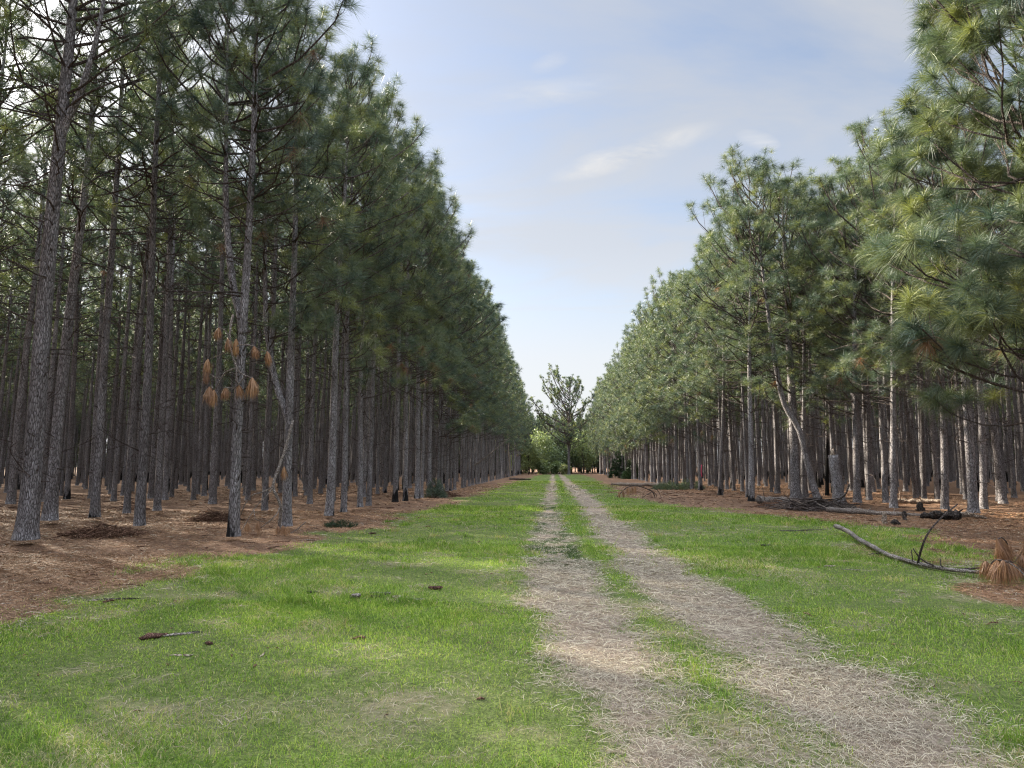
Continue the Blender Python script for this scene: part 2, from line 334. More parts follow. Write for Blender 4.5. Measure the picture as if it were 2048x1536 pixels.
def bark_material(name, lo, hi, crack, char=True, sx=16, sz=4.2, moss=0.0):
    m, t, o = mat(name); g = t.nodes.new('ShaderNodeTexCoord').outputs['Object']; oi = t.nodes.new('ShaderNodeObjectInfo')
    wob = N(t, 'ShaderNodeVectorMath', operation='ADD'); L(t, g, wob.inputs[0])
    off = N(t, 'ShaderNodeVectorMath', operation='SCALE'); off.inputs[0].default_value = (1.7, 2.9, 5.1); L(t, math_(t, 'MULTIPLY', oi.outputs['Random'], 9.0), off.inputs['Scale']); L(t, off.outputs[0], wob.inputs[1])
    gv = scaled(t, wob.outputs[0], (sx, sx, sz))
    nz = N(t, 'ShaderNodeTexNoise', i_Scale=1.3, i_Detail=3); L(t, gv, nz.inputs[0])
    gv2 = mixc(t, 0.75, gv, nz.outputs['Color'], 'ADD')
    vo = N(t, 'ShaderNodeTexVoronoi', feature='DISTANCE_TO_EDGE', i_Scale=1.0); L(t, gv2, vo.inputs[0])
    plate = ramp(t, vo.outputs[0], [(0.0, 0.0), (0.10, 0.6), (0.3, 1.0)])
    vc = N(t, 'ShaderNodeTexVoronoi', i_Scale=1.0); L(t, gv2, vc.inputs[0])
    fine = noise(t, scaled(t, wob.outputs[0], (45, 45, 9)), 1.0, 6, 0.7); big = noise(t, scaled(t, wob.outputs[0], (3, 3, 1.1)), 1.0, 3)
    sepc = t.nodes.new('ShaderNodeSeparateColor'); L(t, vc.outputs['Color'], sepc.inputs[0])
    c = mixc(t, math_(t, 'ADD', math_(t, 'MULTIPLY', sepc.outputs[0], 0.5), math_(t, 'MULTIPLY', fine, 0.5)), lo, hi)
    c = mixc(t, plate, crack, c)
    c = mixc(t, 1.0, c, ramp(t, big, [(0.3, (0.72, 0.68, 0.66)), (0.7, (1.15, 1.14, 1.15))]), 'MULTIPLY')
    c = mixc(t, 1.0, c, ramp(t, fine, [(0.3, 0.70), (0.62, 1.06)]), 'MULTIPLY')
    c = mixc(t, 1.0, c, ramp(t, oi.outputs['Random'], [(0, (0.78, 0.76, 0.76)), (1, (1.12, 1.12, 1.14))]), 'MULTIPLY')
    sp = t.nodes.new('ShaderNodeSeparateXYZ'); L(t, g, sp.inputs[0])
    if char:     # scorched butts left by a ground fire: ragged, one-sided, not on every tree
        sc_ = t.nodes.new('ShaderNodeSeparateColor'); L(t, oi.outputs['Color'], sc_.inputs[0])
        edge = math_(t, 'ADD', math_(t, 'SUBTRACT', sc_.outputs[0], 0.1), math_(t, 'MULTIPLY', math_(t, 'SUBTRACT', noise(t, scaled(t, wob.outputs[0], (4, 4, 1.1)), 1.0, 6, 0.65), 0.5), 2.4))
        k = math_(t, 'MULTIPLY', math_(t, 'SUBTRACT', edge, sp.outputs[2]), 5.0, True)
        c = mixc(t, k, c, (0.012, 0.011, 0.011))
    b = pbsdf(t, 0.92, 0.15); L(t, c, b.inputs['Base Color'])
    bump(t, math_(t, 'ADD', plate, math_(t, 'MULTIPLY', fine, 0.5)), 0.9, 0.022, b); L(t, b.outputs[0], o.inputs[0]); return m
M_bark = bark_material('pine_bark', (0.22, 0.205, 0.207), (0.46, 0.445, 0.455), (0.075, 0.066, 0.064), True, 34, 8.5)
M_limb = bark_material('pine_limb_bark', (0.085, 0.065, 0.058), (0.19, 0.165, 0.155), (0.05, 0.038, 0.034), False, 30, 10)
M_dead = bark_material('weathered_wood', (0.26, 0.22, 0.19), (0.60, 0.56, 0.52), (0.12, 0.09, 0.07), False, 30, 30)
M_burnt = bark_material('scorched_wood', (0.035, 0.030, 0.028), (0.15, 0.125, 0.11), (0.012, 0.011, 0.010), False, 14, 14)
M_barkred = bark_material('red_bark', (0.13, 0.06, 0.045), (0.30, 0.17, 0.13), (0.04, 0.02, 0.015), False, 40, 40)
M_redtwig = bark_material('brown_twigs', (0.20, 0.105, 0.068), (0.42, 0.26, 0.18), (0.08, 0.045, 0.03), False, 30, 30)
def plain(name, c):
    m, t, o = mat(name); b = pbsdf(t, 0.7); b.inputs['Base Color'].default_value = (*c, 1); L(t, b.outputs[0], o.inputs[0]); return m
M_pale = bark_material('bare_wood', (0.42, 0.34, 0.26), (0.68, 0.60, 0.50), (0.16, 0.11, 0.08), False, 20, 20)

def ground_material():
    m, t, o = mat('ground'); g = t.nodes.new('ShaderNodeTexCoord').outputs['Object']
    li, tk, mo, th, lu = (attr(t, k) for k in ('litter', 'track', 'moss', 'thatch', 'lush'))
    s1 = noise(t, scaled(t, g, (9, 40, 1), (0, 0, 0.5)), 1.0, 5, 0.65, 0.8); s2 = noise(t, scaled(t, g, (42, 8, 1), (0, 0, 0.4)), 1.0, 5, 0.65, 0.8)
    st = math_(t, 'MAXIMUM', s1, s2); n1 = noise(t, g, 2.2, 6, 0.6); n2 = noise(t, g, 14, 5, 0.65); n3 = noise(t, g, 55, 3, 0.7)
    lit = mixc(t, ramp(t, st, [(0.45, 0), (0.75, 1)]), (0.10, 0.056, 0.038), (0.27, 0.165, 0.11))
    lit = mixc(t, ramp(t, n1, [(0.4, 0), (0.7, 0.55)]), lit, (0.24, 0.15, 0.10))
    lit = mixc(t, ramp(t, n2, [(0.58, 0), (0.75, 0.8)]), lit, (0.05, 0.03, 0.022))
    gr = mixc(t, ramp(t, n2, [(0.3, 0), (0.7, 1)]), (0.06, 0.085, 0.02), (0.19, 0.23, 0.07)); gr = mixc(t, lu, gr, mixc(t, ramp(t, n2, [(0.3, 0), (0.7, 1)]), (0.07, 0.12, 0.02), (0.21, 0.29, 0.06)))
    gr = mixc(t, ramp(t, n3, [(0.40, 0.75), (0.58, 0.0)]), gr, (0.035, 0.045, 0.016))
    dry = mixc(t, st, (0.10, 0.085, 0.05), (0.30, 0.26, 0.16))
    gr = mixc(t, math_(t, 'MULTIPLY', th, ramp(t, n2, [(0.35, 0.4), (0.6, 1)])), gr, dry)
    trk = mixc(t, ramp(t, st, [(0.42, 0), (0.72, 1)]), (0.16, 0.12, 0.092), (0.40, 0.325, 0.265)); trk = mixc(t, ramp(t, n1, [(0.45, 0), (0.65, 0.5)]), trk, (0.26, 0.19, 0.14))
    j = math_(t, 'MULTIPLY', math_(t, 'SUBTRACT', n2, 0.5), 2.0)
    def sharp(a): return ramp(t, math_(t, 'ADD', a, j), [(0.2, 0), (0.8, 1)])
    c = mixc(t, sharp(li), gr, lit); c = mixc(t, sharp(tk), c, trk); c = mixc(t, sharp(mo), c, (0.045, 0.075, 0.02))
    b = pbsdf(t, 0.95, 0.1); L(t, c, b.inputs['Base Color']); bump(t, math_(t, 'ADD', st, n2), 0.7, 0.03, b); L(t, b.outputs[0], o.inputs[0]); return m

# ------------------------------------------------------------------ object helpers
def tag(o, label=None, cat=None, group=None, kind=None):
    if label: o['label'] = label
    if cat: o['category'] = cat
    if group: o['group'] = group
    if kind: o['kind'] = kind
    return o
def link(name, me, parent=None):
    o = bpy.data.objects.new(name, me); COL.objects.link(o)
    if parent: o.parent = parent
    return o
def empty(name, loc=(0, 0, 0), rz=0.0):
    o = bpy.data.objects.new(name, None); COL.objects.link(o); o.location = loc; o.rotation_euler = (0, 0, rz); o.empty_display_size = 0.3; return o
def solo(name, g, m, label, cat, group=None, smooth=True, kind=None): return tag(link(name, g.mesh(name, m, smooth)), label, cat, group, kind)

# ------------------------------------------------------------------ the ground, one sheet to the horizon
def ground():
    def axis(dense, step, grow, end):
        a = [0.0]; s = step
        while a[-1] < end:
            if a[-1] > dense: s *= grow
            a.append(a[-1] + s)
        return np.array(a)
    px = axis(14.5, 0.095, 1.08, 900); xs = np.concatenate([-px[::-1][:-1], px])
    ys = np.concatenate([[-900, -400, -150, -60, -25, -10, -5, -2], axis(27, 0.11, 1.05, 1400)])
    X, Y = np.meshgrid(xs, ys); Z = gz(X, Y); nx, ny = len(xs), len(ys)
    i = (np.arange(ny - 1)[:, None] * nx + np.arange(nx - 1)[None]).ravel()
    g = Geo(); g.add(np.stack([X, Y, Z], -1).reshape(-1, 3), np.stack([i, i + 1, i + nx + 1, i + nx], 1))
    me = g.mesh('ground', ground_material()); mk = masks(X.ravel(), Y.ravel())
    for k in ('litter', 'track', 'moss', 'thatch', 'lush'):
        a = me.attributes.new(k, 'FLOAT', 'POINT'); a.data.foreach_set('value', mk[k].astype(np.float32))
    tag(link('ground', me), kind='structure')
ground()

def sample(y0, y1, n, margin=2.0, xmin=-60, xmax=60):
    y = np.sqrt(rng.random(n * 2) * (y1 * y1 - y0 * y0) + y0 * y0)[:n]
    lo = np.maximum(-0.82 * y - margin, xmin); hi = np.minimum(0.68 * y + margin, xmax)
    return lo + rng.random(n) * (hi - lo), y
def blades(g, x, y, h, lean, w, tint, two):
    n = len(x); z = gz(x, y); th = rng.random(n) * 2 * np.pi; la = rng.random(n) * 2 * np.pi
    b = np.stack([x, y, z - 0.004], 1); e = np.stack([np.cos(th), np.sin(th), np.zeros(n)], 1) * (w / 2)[:, None]
    d = np.stack([np.cos(la), np.sin(la), np.zeros(n)], 1) * (lean * h)[:, None]; up = np.array([0, 0, 1.])
    if two:
        m = b + d * 0.35 + up * (h * 0.6)[:, None]; t = b + d + up * (h * np.sqrt(np.maximum(0.05, 1 - 0.35 * lean)))[:, None]
        v = np.stack([b - e, b + e, m + e * 0.7, m - e * 0.7, t], 1); k = np.arange(n)[:, None] * 5
        g.add(v, k + np.array([0, 1, 2, 3]), k + np.array([3, 2, 4]), np.repeat(tint, 5))
    else:
        v = np.stack([b - e, b + e, b + d + up * h[:, None]], 1); g.add(v, None, np.arange(n)[:, None] * 3 + np.arange(3), np.repeat(tint, 3))
def grass():
    g = Geo()
    for y0, y1, n, two in ((1.2, 4.5, 210000, True), (4.5, 8, 300000, True), (8, 14, 260000, False), (14, 28, 210000, False), (28, 75, 130000, False)):
        x, y = sample(y0, y1, n, 2.2, -9, 11); mk = masks(x, y)
        p = (1 - mk['litter']) * (1 - mk['track']) ** 1.3 * (0.45 + 0.55 * mk['lush']) * (1 - 0.45 * mk['thatch']) + 0.03 * (mk['litter'] > 0.3) * (mk['litter'] < 0.99) + mk['moss'] * 0.22
        k = rng.random(n) < p; x, y = x[k], y[k]; m = {a: b[k] for a, b in mk.items()}; n = len(x); d = np.hypot(x, y)
        h = np.where(m['moss'] > .3, .5, 1) * (0.019 + 0.013 * m['lush']) * rng.lognormal(0, 0.42, n) * (1 + 1.0 * (vnoise(x, y, 0.33, 91) > 0.70) * m['lush']) * (0.6 + 0.8 * vnoise(x, y, 0.9, 92))
        w = np.maximum(0.0038, d * 0.00095) * rng.uniform(0.7, 1.3, n)
        ti = np.clip(0.30 + 0.25 * rng.normal(size=n) + 0.25 * (1 - m['lush']) * rng.random(n) + 0.5 * (fb(x, y, 0.28, 95) - 0.5) + 0.4 * (fb(x, y, 1.3, 97) - 0.5), 0.06, 0.72)
        dry = rng.random(n) < 0.08 + 0.55 * m['thatch'] + 0.35 * np.clip(m['track'] * 2, 0, 1) + 0.3 * m['litter']
        ti = np.where(dry, rng.uniform(0.76, 0.97, n), ti); ti = np.where(m['moss'] > 0.4, 0.01, ti)
        blades(g, x, y, h, np.where(dry, rng.uniform(0.6, 2.5, n), rng.uniform(0.2, 1.1, n)), w, ti, two)
    # taller tufts standing along the ruts and beside the trees
    cx, cy = sample(2.5, 22, 450, 1, -8, 9); mk = masks(cx, cy); k = (mk['litter'] < 0.5) & (mk['t'] < 0.25) & (rng.random(450) < 0.55)
    for a, b in zip(cx[k], cy[k]):
        n = rng.integers(18, 50); r = 0.07 * rng.normal(size=(n, 2)); s = rng.uniform(0.8, 1.6); d = math.hypot(a, b)
        dry = rng.random() < 0.35
        blades(g, a + r[:, 0], b + r[:, 1], 0.055 * s * rng.lognormal(0, 0.3, n), rng.uniform(0.2, 1.0, n), np.full(n, max(0.003, d * 0.0008)), np.clip((0.82 if dry else 0.2) + 0.1 * rng.normal(size=n), 0.02, 0.98), True)
    solo('grass', g, M_grass, None, None, kind='stuff', smooth=False)
grass()
def straw():
    g = Geo()
    for y0, y1, n in ((1.5, 6, 170000), (6, 12, 170000), (12, 24, 150000), (24, 60, 80000)):
        x, y = sample(y0, y1, n, 2.5, -24, 20); mk = masks(x, y)
        p = np.maximum(mk['litter'] * 0.8, mk['track'] * 0.95) + 0.12 * mk['thatch']
        k = rng.random(n) < p; x, y = x[k], y[k]; n = len(x); d = np.hypot(x, y); tr = mk['track'][k] > mk['litter'][k]; tha = (mk['litter'][k] < 0.3) & ~tr
        l = rng.uniform(0.06, 0.19, n) * np.where(d < 6, 0.8, 1); w = np.maximum(0.0019, d * 0.00055); th = rng.random(n) * 2 * np.pi; bend = rng.normal(size=n) * 0.22
        z = gz(x, y) + 0.004; a = np.stack([np.cos(th), np.sin(th)], 1); b2 = np.stack([np.cos(th + bend), np.sin(th + bend)], 1)
        p0 = np.stack([x, y, z + rng.random(n) * 0.012], 1); p1 = p0 + np.concatenate([a * (l / 2)[:, None], (rng.random((n, 1)) * 0.018)], 1); p2 = p1 + np.concatenate([b2 * (l / 2)[:, None], -rng.random((n, 1)) * 0.02], 1)
        e = np.stack([-np.sin(th), np.cos(th), rng.normal(size=n) * 0.3], 1) * (w / 2)[:, None]
        v = np.stack([p0 - e, p0 + e, p1 + e, p1 - e, p2], 1); q = np.arange(n)[:, None] * 5
        ti = np.where(tr, rng.uniform(0.6, 1.0, n) ** 1.1, np.where(tha, rng.uniform(0.6, 0.9, n), rng.uniform(0.05, 0.55, n)))
        ti = np.where(rng.random(n) < 0.06, rng.uniform(0.75, 0.95, n), ti)
        g.add(v, q + np.array([0, 1, 2, 3]), q + np.array([3, 2, 4]), np.repeat(ti, 5))
    solo('pine_straw', g, M_straw, None, None, kind='stuff', smooth=False)
straw()

def twig_litter():
    g = Geo(); x, y = sample(3, 45, 2600, 2, -26, 22); mk = masks(x, y); k = rng.random(2600) < np.where(mk['litter'] > .5, .75, .10 * (1 - mk['track']))
    for a, b in zip(x[k], y[k]):
        l = min(rng.lognormal(-1.6, .55), .14 if abs(a) < 4.5 else 1.2); t = rng.random() * 6.28; d = np.array([math.cos(t), math.sin(t), rng.normal() * .06]) * l / 2; c = np.array([a, b, float(gz(a, b)) + .012]); r = .004 + .012 * rng.random() ** 2 + .0002 * b
        tube(g, np.array([c - d, c + [rng.normal() * l * .08, rng.normal() * l * .08, .012], c + d]), np.array([r, r, r * .6]), 4, a=rng.random())
    x, y = sample(2.5, 17, 1100, 1, -8, 9); mk = masks(x, y); k = (mk['litter'] < .5) & (mk['t'] < .4) & (rng.random(1100) < .25 + .6 * (fb(x, y, .8, 66) > .52))
    for a, b in zip(x[k], y[k]):          # flakes of bark and rotten wood in the turf
        l = rng.uniform(.015, .055); t = rng.random() * 6.28; d = np.array([math.cos(t), math.sin(t), rng.normal() * .12]) * l / 2; c = np.array([a, b, float(gz(a, b)) + .006]); r = l * rng.uniform(.05, .13)
        tube(g, np.array([c - d, c + [0, 0, .006], c + d]), np.array([r, r * 1.2, r * .6]), 5, a=rng.random(), rough=.2)
    solo('twig_litter', g, M_redtwig, None, None, kind='stuff')

# ------------------------------------------------------------------ pines
def rot_about(v, ax, ang):
    ax = unit(ax); return v * math.cos(ang) + np.cross(ax, v) * math.sin(ang) + ax * np.dot(ax, v) * (1 - math.cos(ang))
class Spec:
    """what a pine is like; the lane lies on its local +X side"""
    H = 15.5; r = 0.13; cb = 7.5; R = 1.9; lane = 1.0; lane_cb = 0.0; whorl = 0.45; nb = (2, 4); tufts = 0.40
    n = 42; nl = 0.27; w = 0.007; segs = 1; droop = 0.25; sides = 10; dead = 1.0; dead_from = 1.3; sway = 0.10; top_r = 0.3; brown = 0.004; twl = 1.25; fork = None; path = None; twig = 0.009; low_el = 8; bare = 0.0; hi_el = 58; limb = 1.0; flip = 1; inner = 0.42; lane_w = 1.25; shape = None
    def __init__(s, **k): s.__dict__.update(k)
def make_pine(s, seed):
    global rng
    keep = rng; rng = np.random.default_rng(seed)
    tr, li, cr, fk = Geo(), Geo(), Geo(), Geo()
    zs = np.concatenate([[-0.35, 0.0, 0.12, 0.3, 0.6], np.linspace(1.0, s.H, 16)])
    if s.path is not None:
        P = curve(s.path, 26); zs = P[:, 2]
    else:
        ph = rng.random(4) * 6.28; a = zs / s.H
        P = np.stack([s.sway * (np.sin(a * 3 + ph[0]) - math.sin(ph[0]) + 0.35 * np.sin(a * 9 + ph[1])) * a ** 0.5, s.sway * (np.sin(a * 2.6 + ph[2]) - math.sin(ph[2]) + 0.35 * np.sin(a * 8 + ph[3])) * a ** 0.5, zs], 1)
        P[zs <= 0.3, :2] *= 0.2
    def rad(z): z = np.maximum(z, 0); return s.r * (np.clip(1 - z / (s.H * 1.02), 0.02, 1) ** 0.72) + s.r * 0.55 * np.exp(-z / 0.22)
    tube(tr, P, rad(zs), s.sides, rough=0.045 if s.sides > 7 else 0.0)
    def trunk_at(z): return np.array([np.interp(z, P[:, 2], P[:, 0]), np.interp(z, P[:, 2], P[:, 1]), z])
    stems = [(trunk_at, rad, s.cb, s.H)]
    if s.fork:
        z0, az, H2, *fr = s.fork; b0 = trunk_at(z0); o = np.array([math.cos(az), math.sin(az), 0])
        F_ = np.array([b0 - np.array([0, 0, 0.35]), b0 + o * 0.12 + [0, 0, 0.1], b0 + o * 0.35 + [0, 0, 0.6], b0 + o * 0.65 + [0, 0, 1.8], b0 + o * 0.85 + [0, 0, 3.5], b0 + o * 1.1 + [0, 0, H2 - z0]])
        F_ = curve(F_, 18); r2 = s.r * (fr[0] if fr else 0.62)
        rr = r2 * np.clip(1 - (F_[:, 2] - z0) / (H2 - z0) * 0.95, 0.05, 1); tube(fk, F_, rr, max(6, s.sides - 2), rough=0.03)
        stems.append((lambda z: np.array([np.interp(z, F_[:, 2], F_[:, 0]), np.interp(z, F_[:, 2], F_[:, 1]), z]), lambda z: r2 * (1 - (z - z0) / (H2 - z0) * 0.95), max(s.cb, z0 + 2), H2))
    tp, td = [], []
    def limb(b, az, L_, el0, el1, r0, live, subs, sides=5):
        k = 6; d = np.array([math.cos(az), math.sin(az), 0]); e = np.radians(np.linspace(el0, el1, k)); pts = [b]; a = az
        wob = rng.normal() * 0.25
        for i in range(1, k):
            a = az + wob * math.sin(i * 1.1) + rng.normal() * 0.10
            st = L_ / (k - 1); pts.append(pts[-1] + st * np.array([math.cos(a) * math.cos(e[i]), math.sin(a) * math.cos(e[i]), math.sin(e[i])]) + rng.normal(size=3) * 0.03 * L_ / 2)
        pts = np.array(pts); rr = r0 * np.linspace(1, 0.35, k); tube(li, pts, rr, sides, cap=False)
        T = unit(np.gradient(pts, axis=0))
        for u in subs:
            f = u * (k - 1); i = min(int(f), k - 2); f -= i; p = pts[i] * (1 - f) + pts[i + 1] * f; t = T[i]
            side = 1 if rng.random() < 0.5 else -1
            up = np.array([0, 0, 1.]); lat = unit(np.cross(t, up)) * side
            dd = unit(t * rng.uniform(0.5, 1.1) + lat * rng.uniform(0.2, 1.0) + up * (rng.uniform(0.1, 0.9) if live else rng.uniform(-0.6, 0.6)))
            ll = (0.24 + 0.26 * L_ * (1 - u)) * rng.uniform(0.6, 1.4) * (s.twl if live else 0.9)
            mid = p + dd * ll * 0.55 + rng.normal(size=3) * 0.03; d2 = unit(dd + up * (0.7 if live else rng.normal() * 0.3)); end = mid + d2 * ll * 0.5
            tube(li, np.array([p, mid, end]), np.array([s.twig, s.twig * 0.85, s.twig * 0.6]), 3, cap=False)
            if live:
                for q in range(3): tp.append(end + d2 * 0.05 + rng.normal(size=3) * (.02 if q == 0 else .11)); td.append(unit(d2 + rng.normal(size=3) * (0.1 if q == 0 else 0.5)))
                if rng.random() < 0.12: tp.append(mid + rng.normal(size=3) * 0.05); td.append(unit(dd + rng.normal(size=3) * 0.4))
        if live:
            for q in range(1 + (L_ > 1.2)): tp.append(pts[-1] + T[-1] * (0.08 - 0.22 * q) + rng.normal(size=3) * 0.03); td.append(unit(T[-1] + [0, 0, 0.5]))
    for (at, rd, cb, H) in stems:
        z = min(cb, cb + s.lane_cb) + rng.random() * 0.3
        while z < H - 0.35:
            t = np.clip((z - cb) / (H - cb), 0, 1); nb = rng.integers(s.nb[0], s.nb[1] + 1); a0 = rng.random() * 6.28
            prof = s.shape(t) if s.shape else (1 - 0.3 * max(0, 0.3 - t) / 0.3) * max(0.16, 1 - (max(0, t - 0.25) / 0.79) ** 2) ** (1.25 - s.top_r)
            for b in range(nb):
                az = a0 + b * 6.28 / nb + rng.normal() * 0.3; cosl = math.cos(az) * s.flip
                if z < cb and cosl < 0.35: continue
                if rng.random() < s.bare * (1 - t): continue
                L_ = s.R * prof * rng.uniform(0.65, 1.15) * (1 + (s.lane_w - 1) * max(0, cosl) * s.lane)
                el = s.low_el + (s.hi_el - s.low_el) * t ** 1.1 + rng.normal() * 9
                subs = np.arange(s.inner, 0.97, min(0.5, s.tufts / max(L_, 0.4))) + rng.normal() * 0.03
                limb(at(z + rng.normal() * 0.06), az, L_, el - 6, min(82, el + 30 + 12 * t), (0.008 + 0.0085 * L_) * s.limb, True, np.clip(subs, 0.15, 0.98))
            z += s.whorl * rng.uniform(0.75, 1.3)
        tp.append(at(H) + np.array([0, 0, 0.1])); td.append(np.array([0, 0, 1.])); tp.append(at(H) - np.array([0, 0, 0.2])); td.append(np.array([0.1, 0.1, 1.]))
        # dead branches and stubs under the crown
        z = s.dead_from
        while z < cb + 1.5 and s.dead > 0:
            f = min(1, z / max(cb, 1)); n = rng.integers(1, 4)
            for _ in range(n):
                long = rng.random() < (0.10 + 0.65 * f ** 2) * s.dead
                L_ = rng.uniform(0.6, 2.2) * (0.35 + 0.65 * f) if long else rng.uniform(0.05, 0.22)
                el = rng.normal() * 14 + (8 if long else 20)
                p = at(z + rng.normal() * 0.1); az = rng.random() * 6.28
                p = p + np.array([math.cos(az), math.sin(az), 0]) * rd(p[2]) * 0.7
                limb(p, az, L_, el, el + rng.normal() * 25, 0.010 + 0.007 * L_ + (0.006 if not long else 0), False, rng.uniform(0.3, 0.95, int(L_ * 2.8 * s.dead)) if long else [], 4)
            z += rng.uniform(0.3, 0.55)
    tp, td = np.array(tp), np.array(td); T = len(tp)
    tint = np.clip(0.40 + 0.24 * rng.normal(size=T), 0.0, 0.92); br = rng.random(T) < s.brown * np.where(tp[:, 2] < s.cb + 3, 1.6, 0.4)
    tint = np.where(br, 0.966, tint); td = np.where(br[:, None], td * 0.3 + np.array([0, 0, -1.]), td)
    needles(cr, tp, td, s.n, s.nl * rng.uniform(0.8, 1.15, T), s.w, s.droop, s.segs, tint)
    rng = keep
    g = Geo(); g.join(cr, 0); g.join(li, 1)
    return tr, g, fk
def proto(s, seed):
    a, b, f = make_pine(s, seed)
    p = {'trunk': a.mesh('trunk', M_bark), 'crown': b.mesh('crown', [M_needle, M_limb], False), 'r': s.r}
    if f.n: p['forked_stem'] = f.mesh('forked_stem', M_bark)
    return p
HI = dict(n=74, w=0.0066, nl=0.39, sides=14, tufts=0.56)
LO = dict(n=32, w=0.0145, nl=0.39, sides=8, tufts=0.62, dead=0.7)
INT_HI = [proto(Spec(cb=c, R=2.4, bare=0.0, H=h, dead=1.2, nb=(2, 4), top_r=.5, inner=.5, **{**HI, 'tufts': .8}), 100 + i) for i, (c, h) in enumerate(((8.0, 15.6), (7.2, 15.0), (8.6, 16.2), (7.8, 15.3)))]
EDGE_HI = [proto(Spec(cb=c, R=2.2, lane_cb=-2.4, lane_w=1.4, bare=0.0, H=h, top_r=0.65, nb=(3, 4), **HI), 120 + i) for i, (c, h) in enumerate(((7.0, 15.2), (6.6, 15.8), (7.4, 14.8)))]
INT_LO = [proto(Spec(cb=c, R=2.2, bare=0.1, H=h, top_r=.5, nb=(2, 4), inner=.5, **{**LO, 'tufts': .85}), 140 + i) for i, (c, h) in enumerate(((8.0, 15.4), (8.6, 15.0), (7.4, 15.9), (8.2, 14.6), (7.0, 15.2), (9.0, 16.0)))]
EDGE_LO = [proto(Spec(cb=c, R=2.55, lane_cb=-2.8, lane_w=1.4, bare=0.0, H=h, top_r=0.65, nb=(3, 4), **LO), 160 + i) for i, (c, h) in enumerate(((6.6, 15.4), (6.2, 14.8), (7.0, 15.9), (6.4, 15.2), (5.8, 14.4), (7.4, 15.6)))]
RIGHT_HI = [proto(Spec(cb=c, R=2.75, lane_cb=-2.2, lane_w=1.35, H=h, top_r=0.75, nb=(2, 4), inner=.48, twl=1.5, **HI), 180 + i) for i, (c, h) in enumerate(((6.8, 15.0), (7.2, 15.6), (6.2, 14.4)))]
RIGHT_LO = [proto(Spec(cb=c, R=2.6, lane_cb=-2.4, lane_w=1.35, H=h, top_r=0.75, nb=(3, 4), twl=1.5, **LO), 190 + i) for i, (c, h) in enumerate(((5.6, 15.2), (6.2, 14.8), (5.2, 15.7), (6.6, 14.3), (4.9, 15.0)))]
def pine(p, x, y, diam, rz, label, group=None, name='pine_tree', tilt=(0, 0), hs=1.0, char=0.0):
    e = empty(name, (x, y, float(gz(x, y)) - 0.03), rz); e.rotation_euler = (tilt[0], tilt[1], rz)
    tag(e, label, 'pine tree', group)
    k = 0.83 * diam / (2 * p['r'])
    for n, m in p.items():
        if n == 'r': continue
        o = link(n, m, e); o.color = (char, 0, 0, 1); o.scale = (k, k, hs) if n == 'trunk' else (max(1, k ** 0.5),) * 2 + (hs,)
    return e

# special shapes
K_P = proto(Spec(cb=7.6, R=2.2, lane_cb=-1.0, lane_w=1.2, bare=0.1, nb=(2, 4), H=15.6, fork=(4.6, 2.6, 13.0), dead=1.0, **HI), 201)
M_P = proto(Spec(cb=7.0, R=2.1, lane_cb=-2.2, lane_w=1.2, bare=0.1, nb=(2, 4), H=15.2, fork=(3.2, 2.8, 13.5), **HI), 202)
A_P = proto(Spec(cb=8.2, R=2.6, bare=0.05, nb=(3, 4), H=15.8, r=0.2, fork=(8.2, 0.1, 12.5, 0.36), dead=1.2, n=60, w=0.0055, nl=0.28, sides=18), 203)
BENT = proto(Spec(cb=8.2, R=2.4, lane_cb=-1.0, lane_w=1.6, dead=1.6, flip=-1, top_r=.75, nb=(3, 4), twl=1.4, H=14.6, r=0.13, path=[(0.05, 0, -0.15), (0, 0, 0), (-0.15, 0, 0.5), (-0.35, 0, 1.6), (-0.62, 0, 3.2), (-1.1, 0.05, 4.3), (-1.35, 0.05, 6), (-1.55, 0.05, 8.5), (-1.75, 0, 11.5), (-1.8, 0, 14.6)], **HI), 204)
HERO = proto(Spec(cb=2.3, R=3.7, shape=lambda t: (.8 + .2 * min(1, t / .3)) if t < .45 else 1 - .55 * ((t - .45) / .55), lane_w=1.2, nb=(4, 5), whorl=0.38, bare=0.0, H=14.5, r=0.15, tufts=0.40, limb=.8, n=150, w=0.0056, nl=0.48, segs=2, droop=0.30, sides=18, dead=0.5, brown=0.006, twl=1.5, low_el=2), 205)

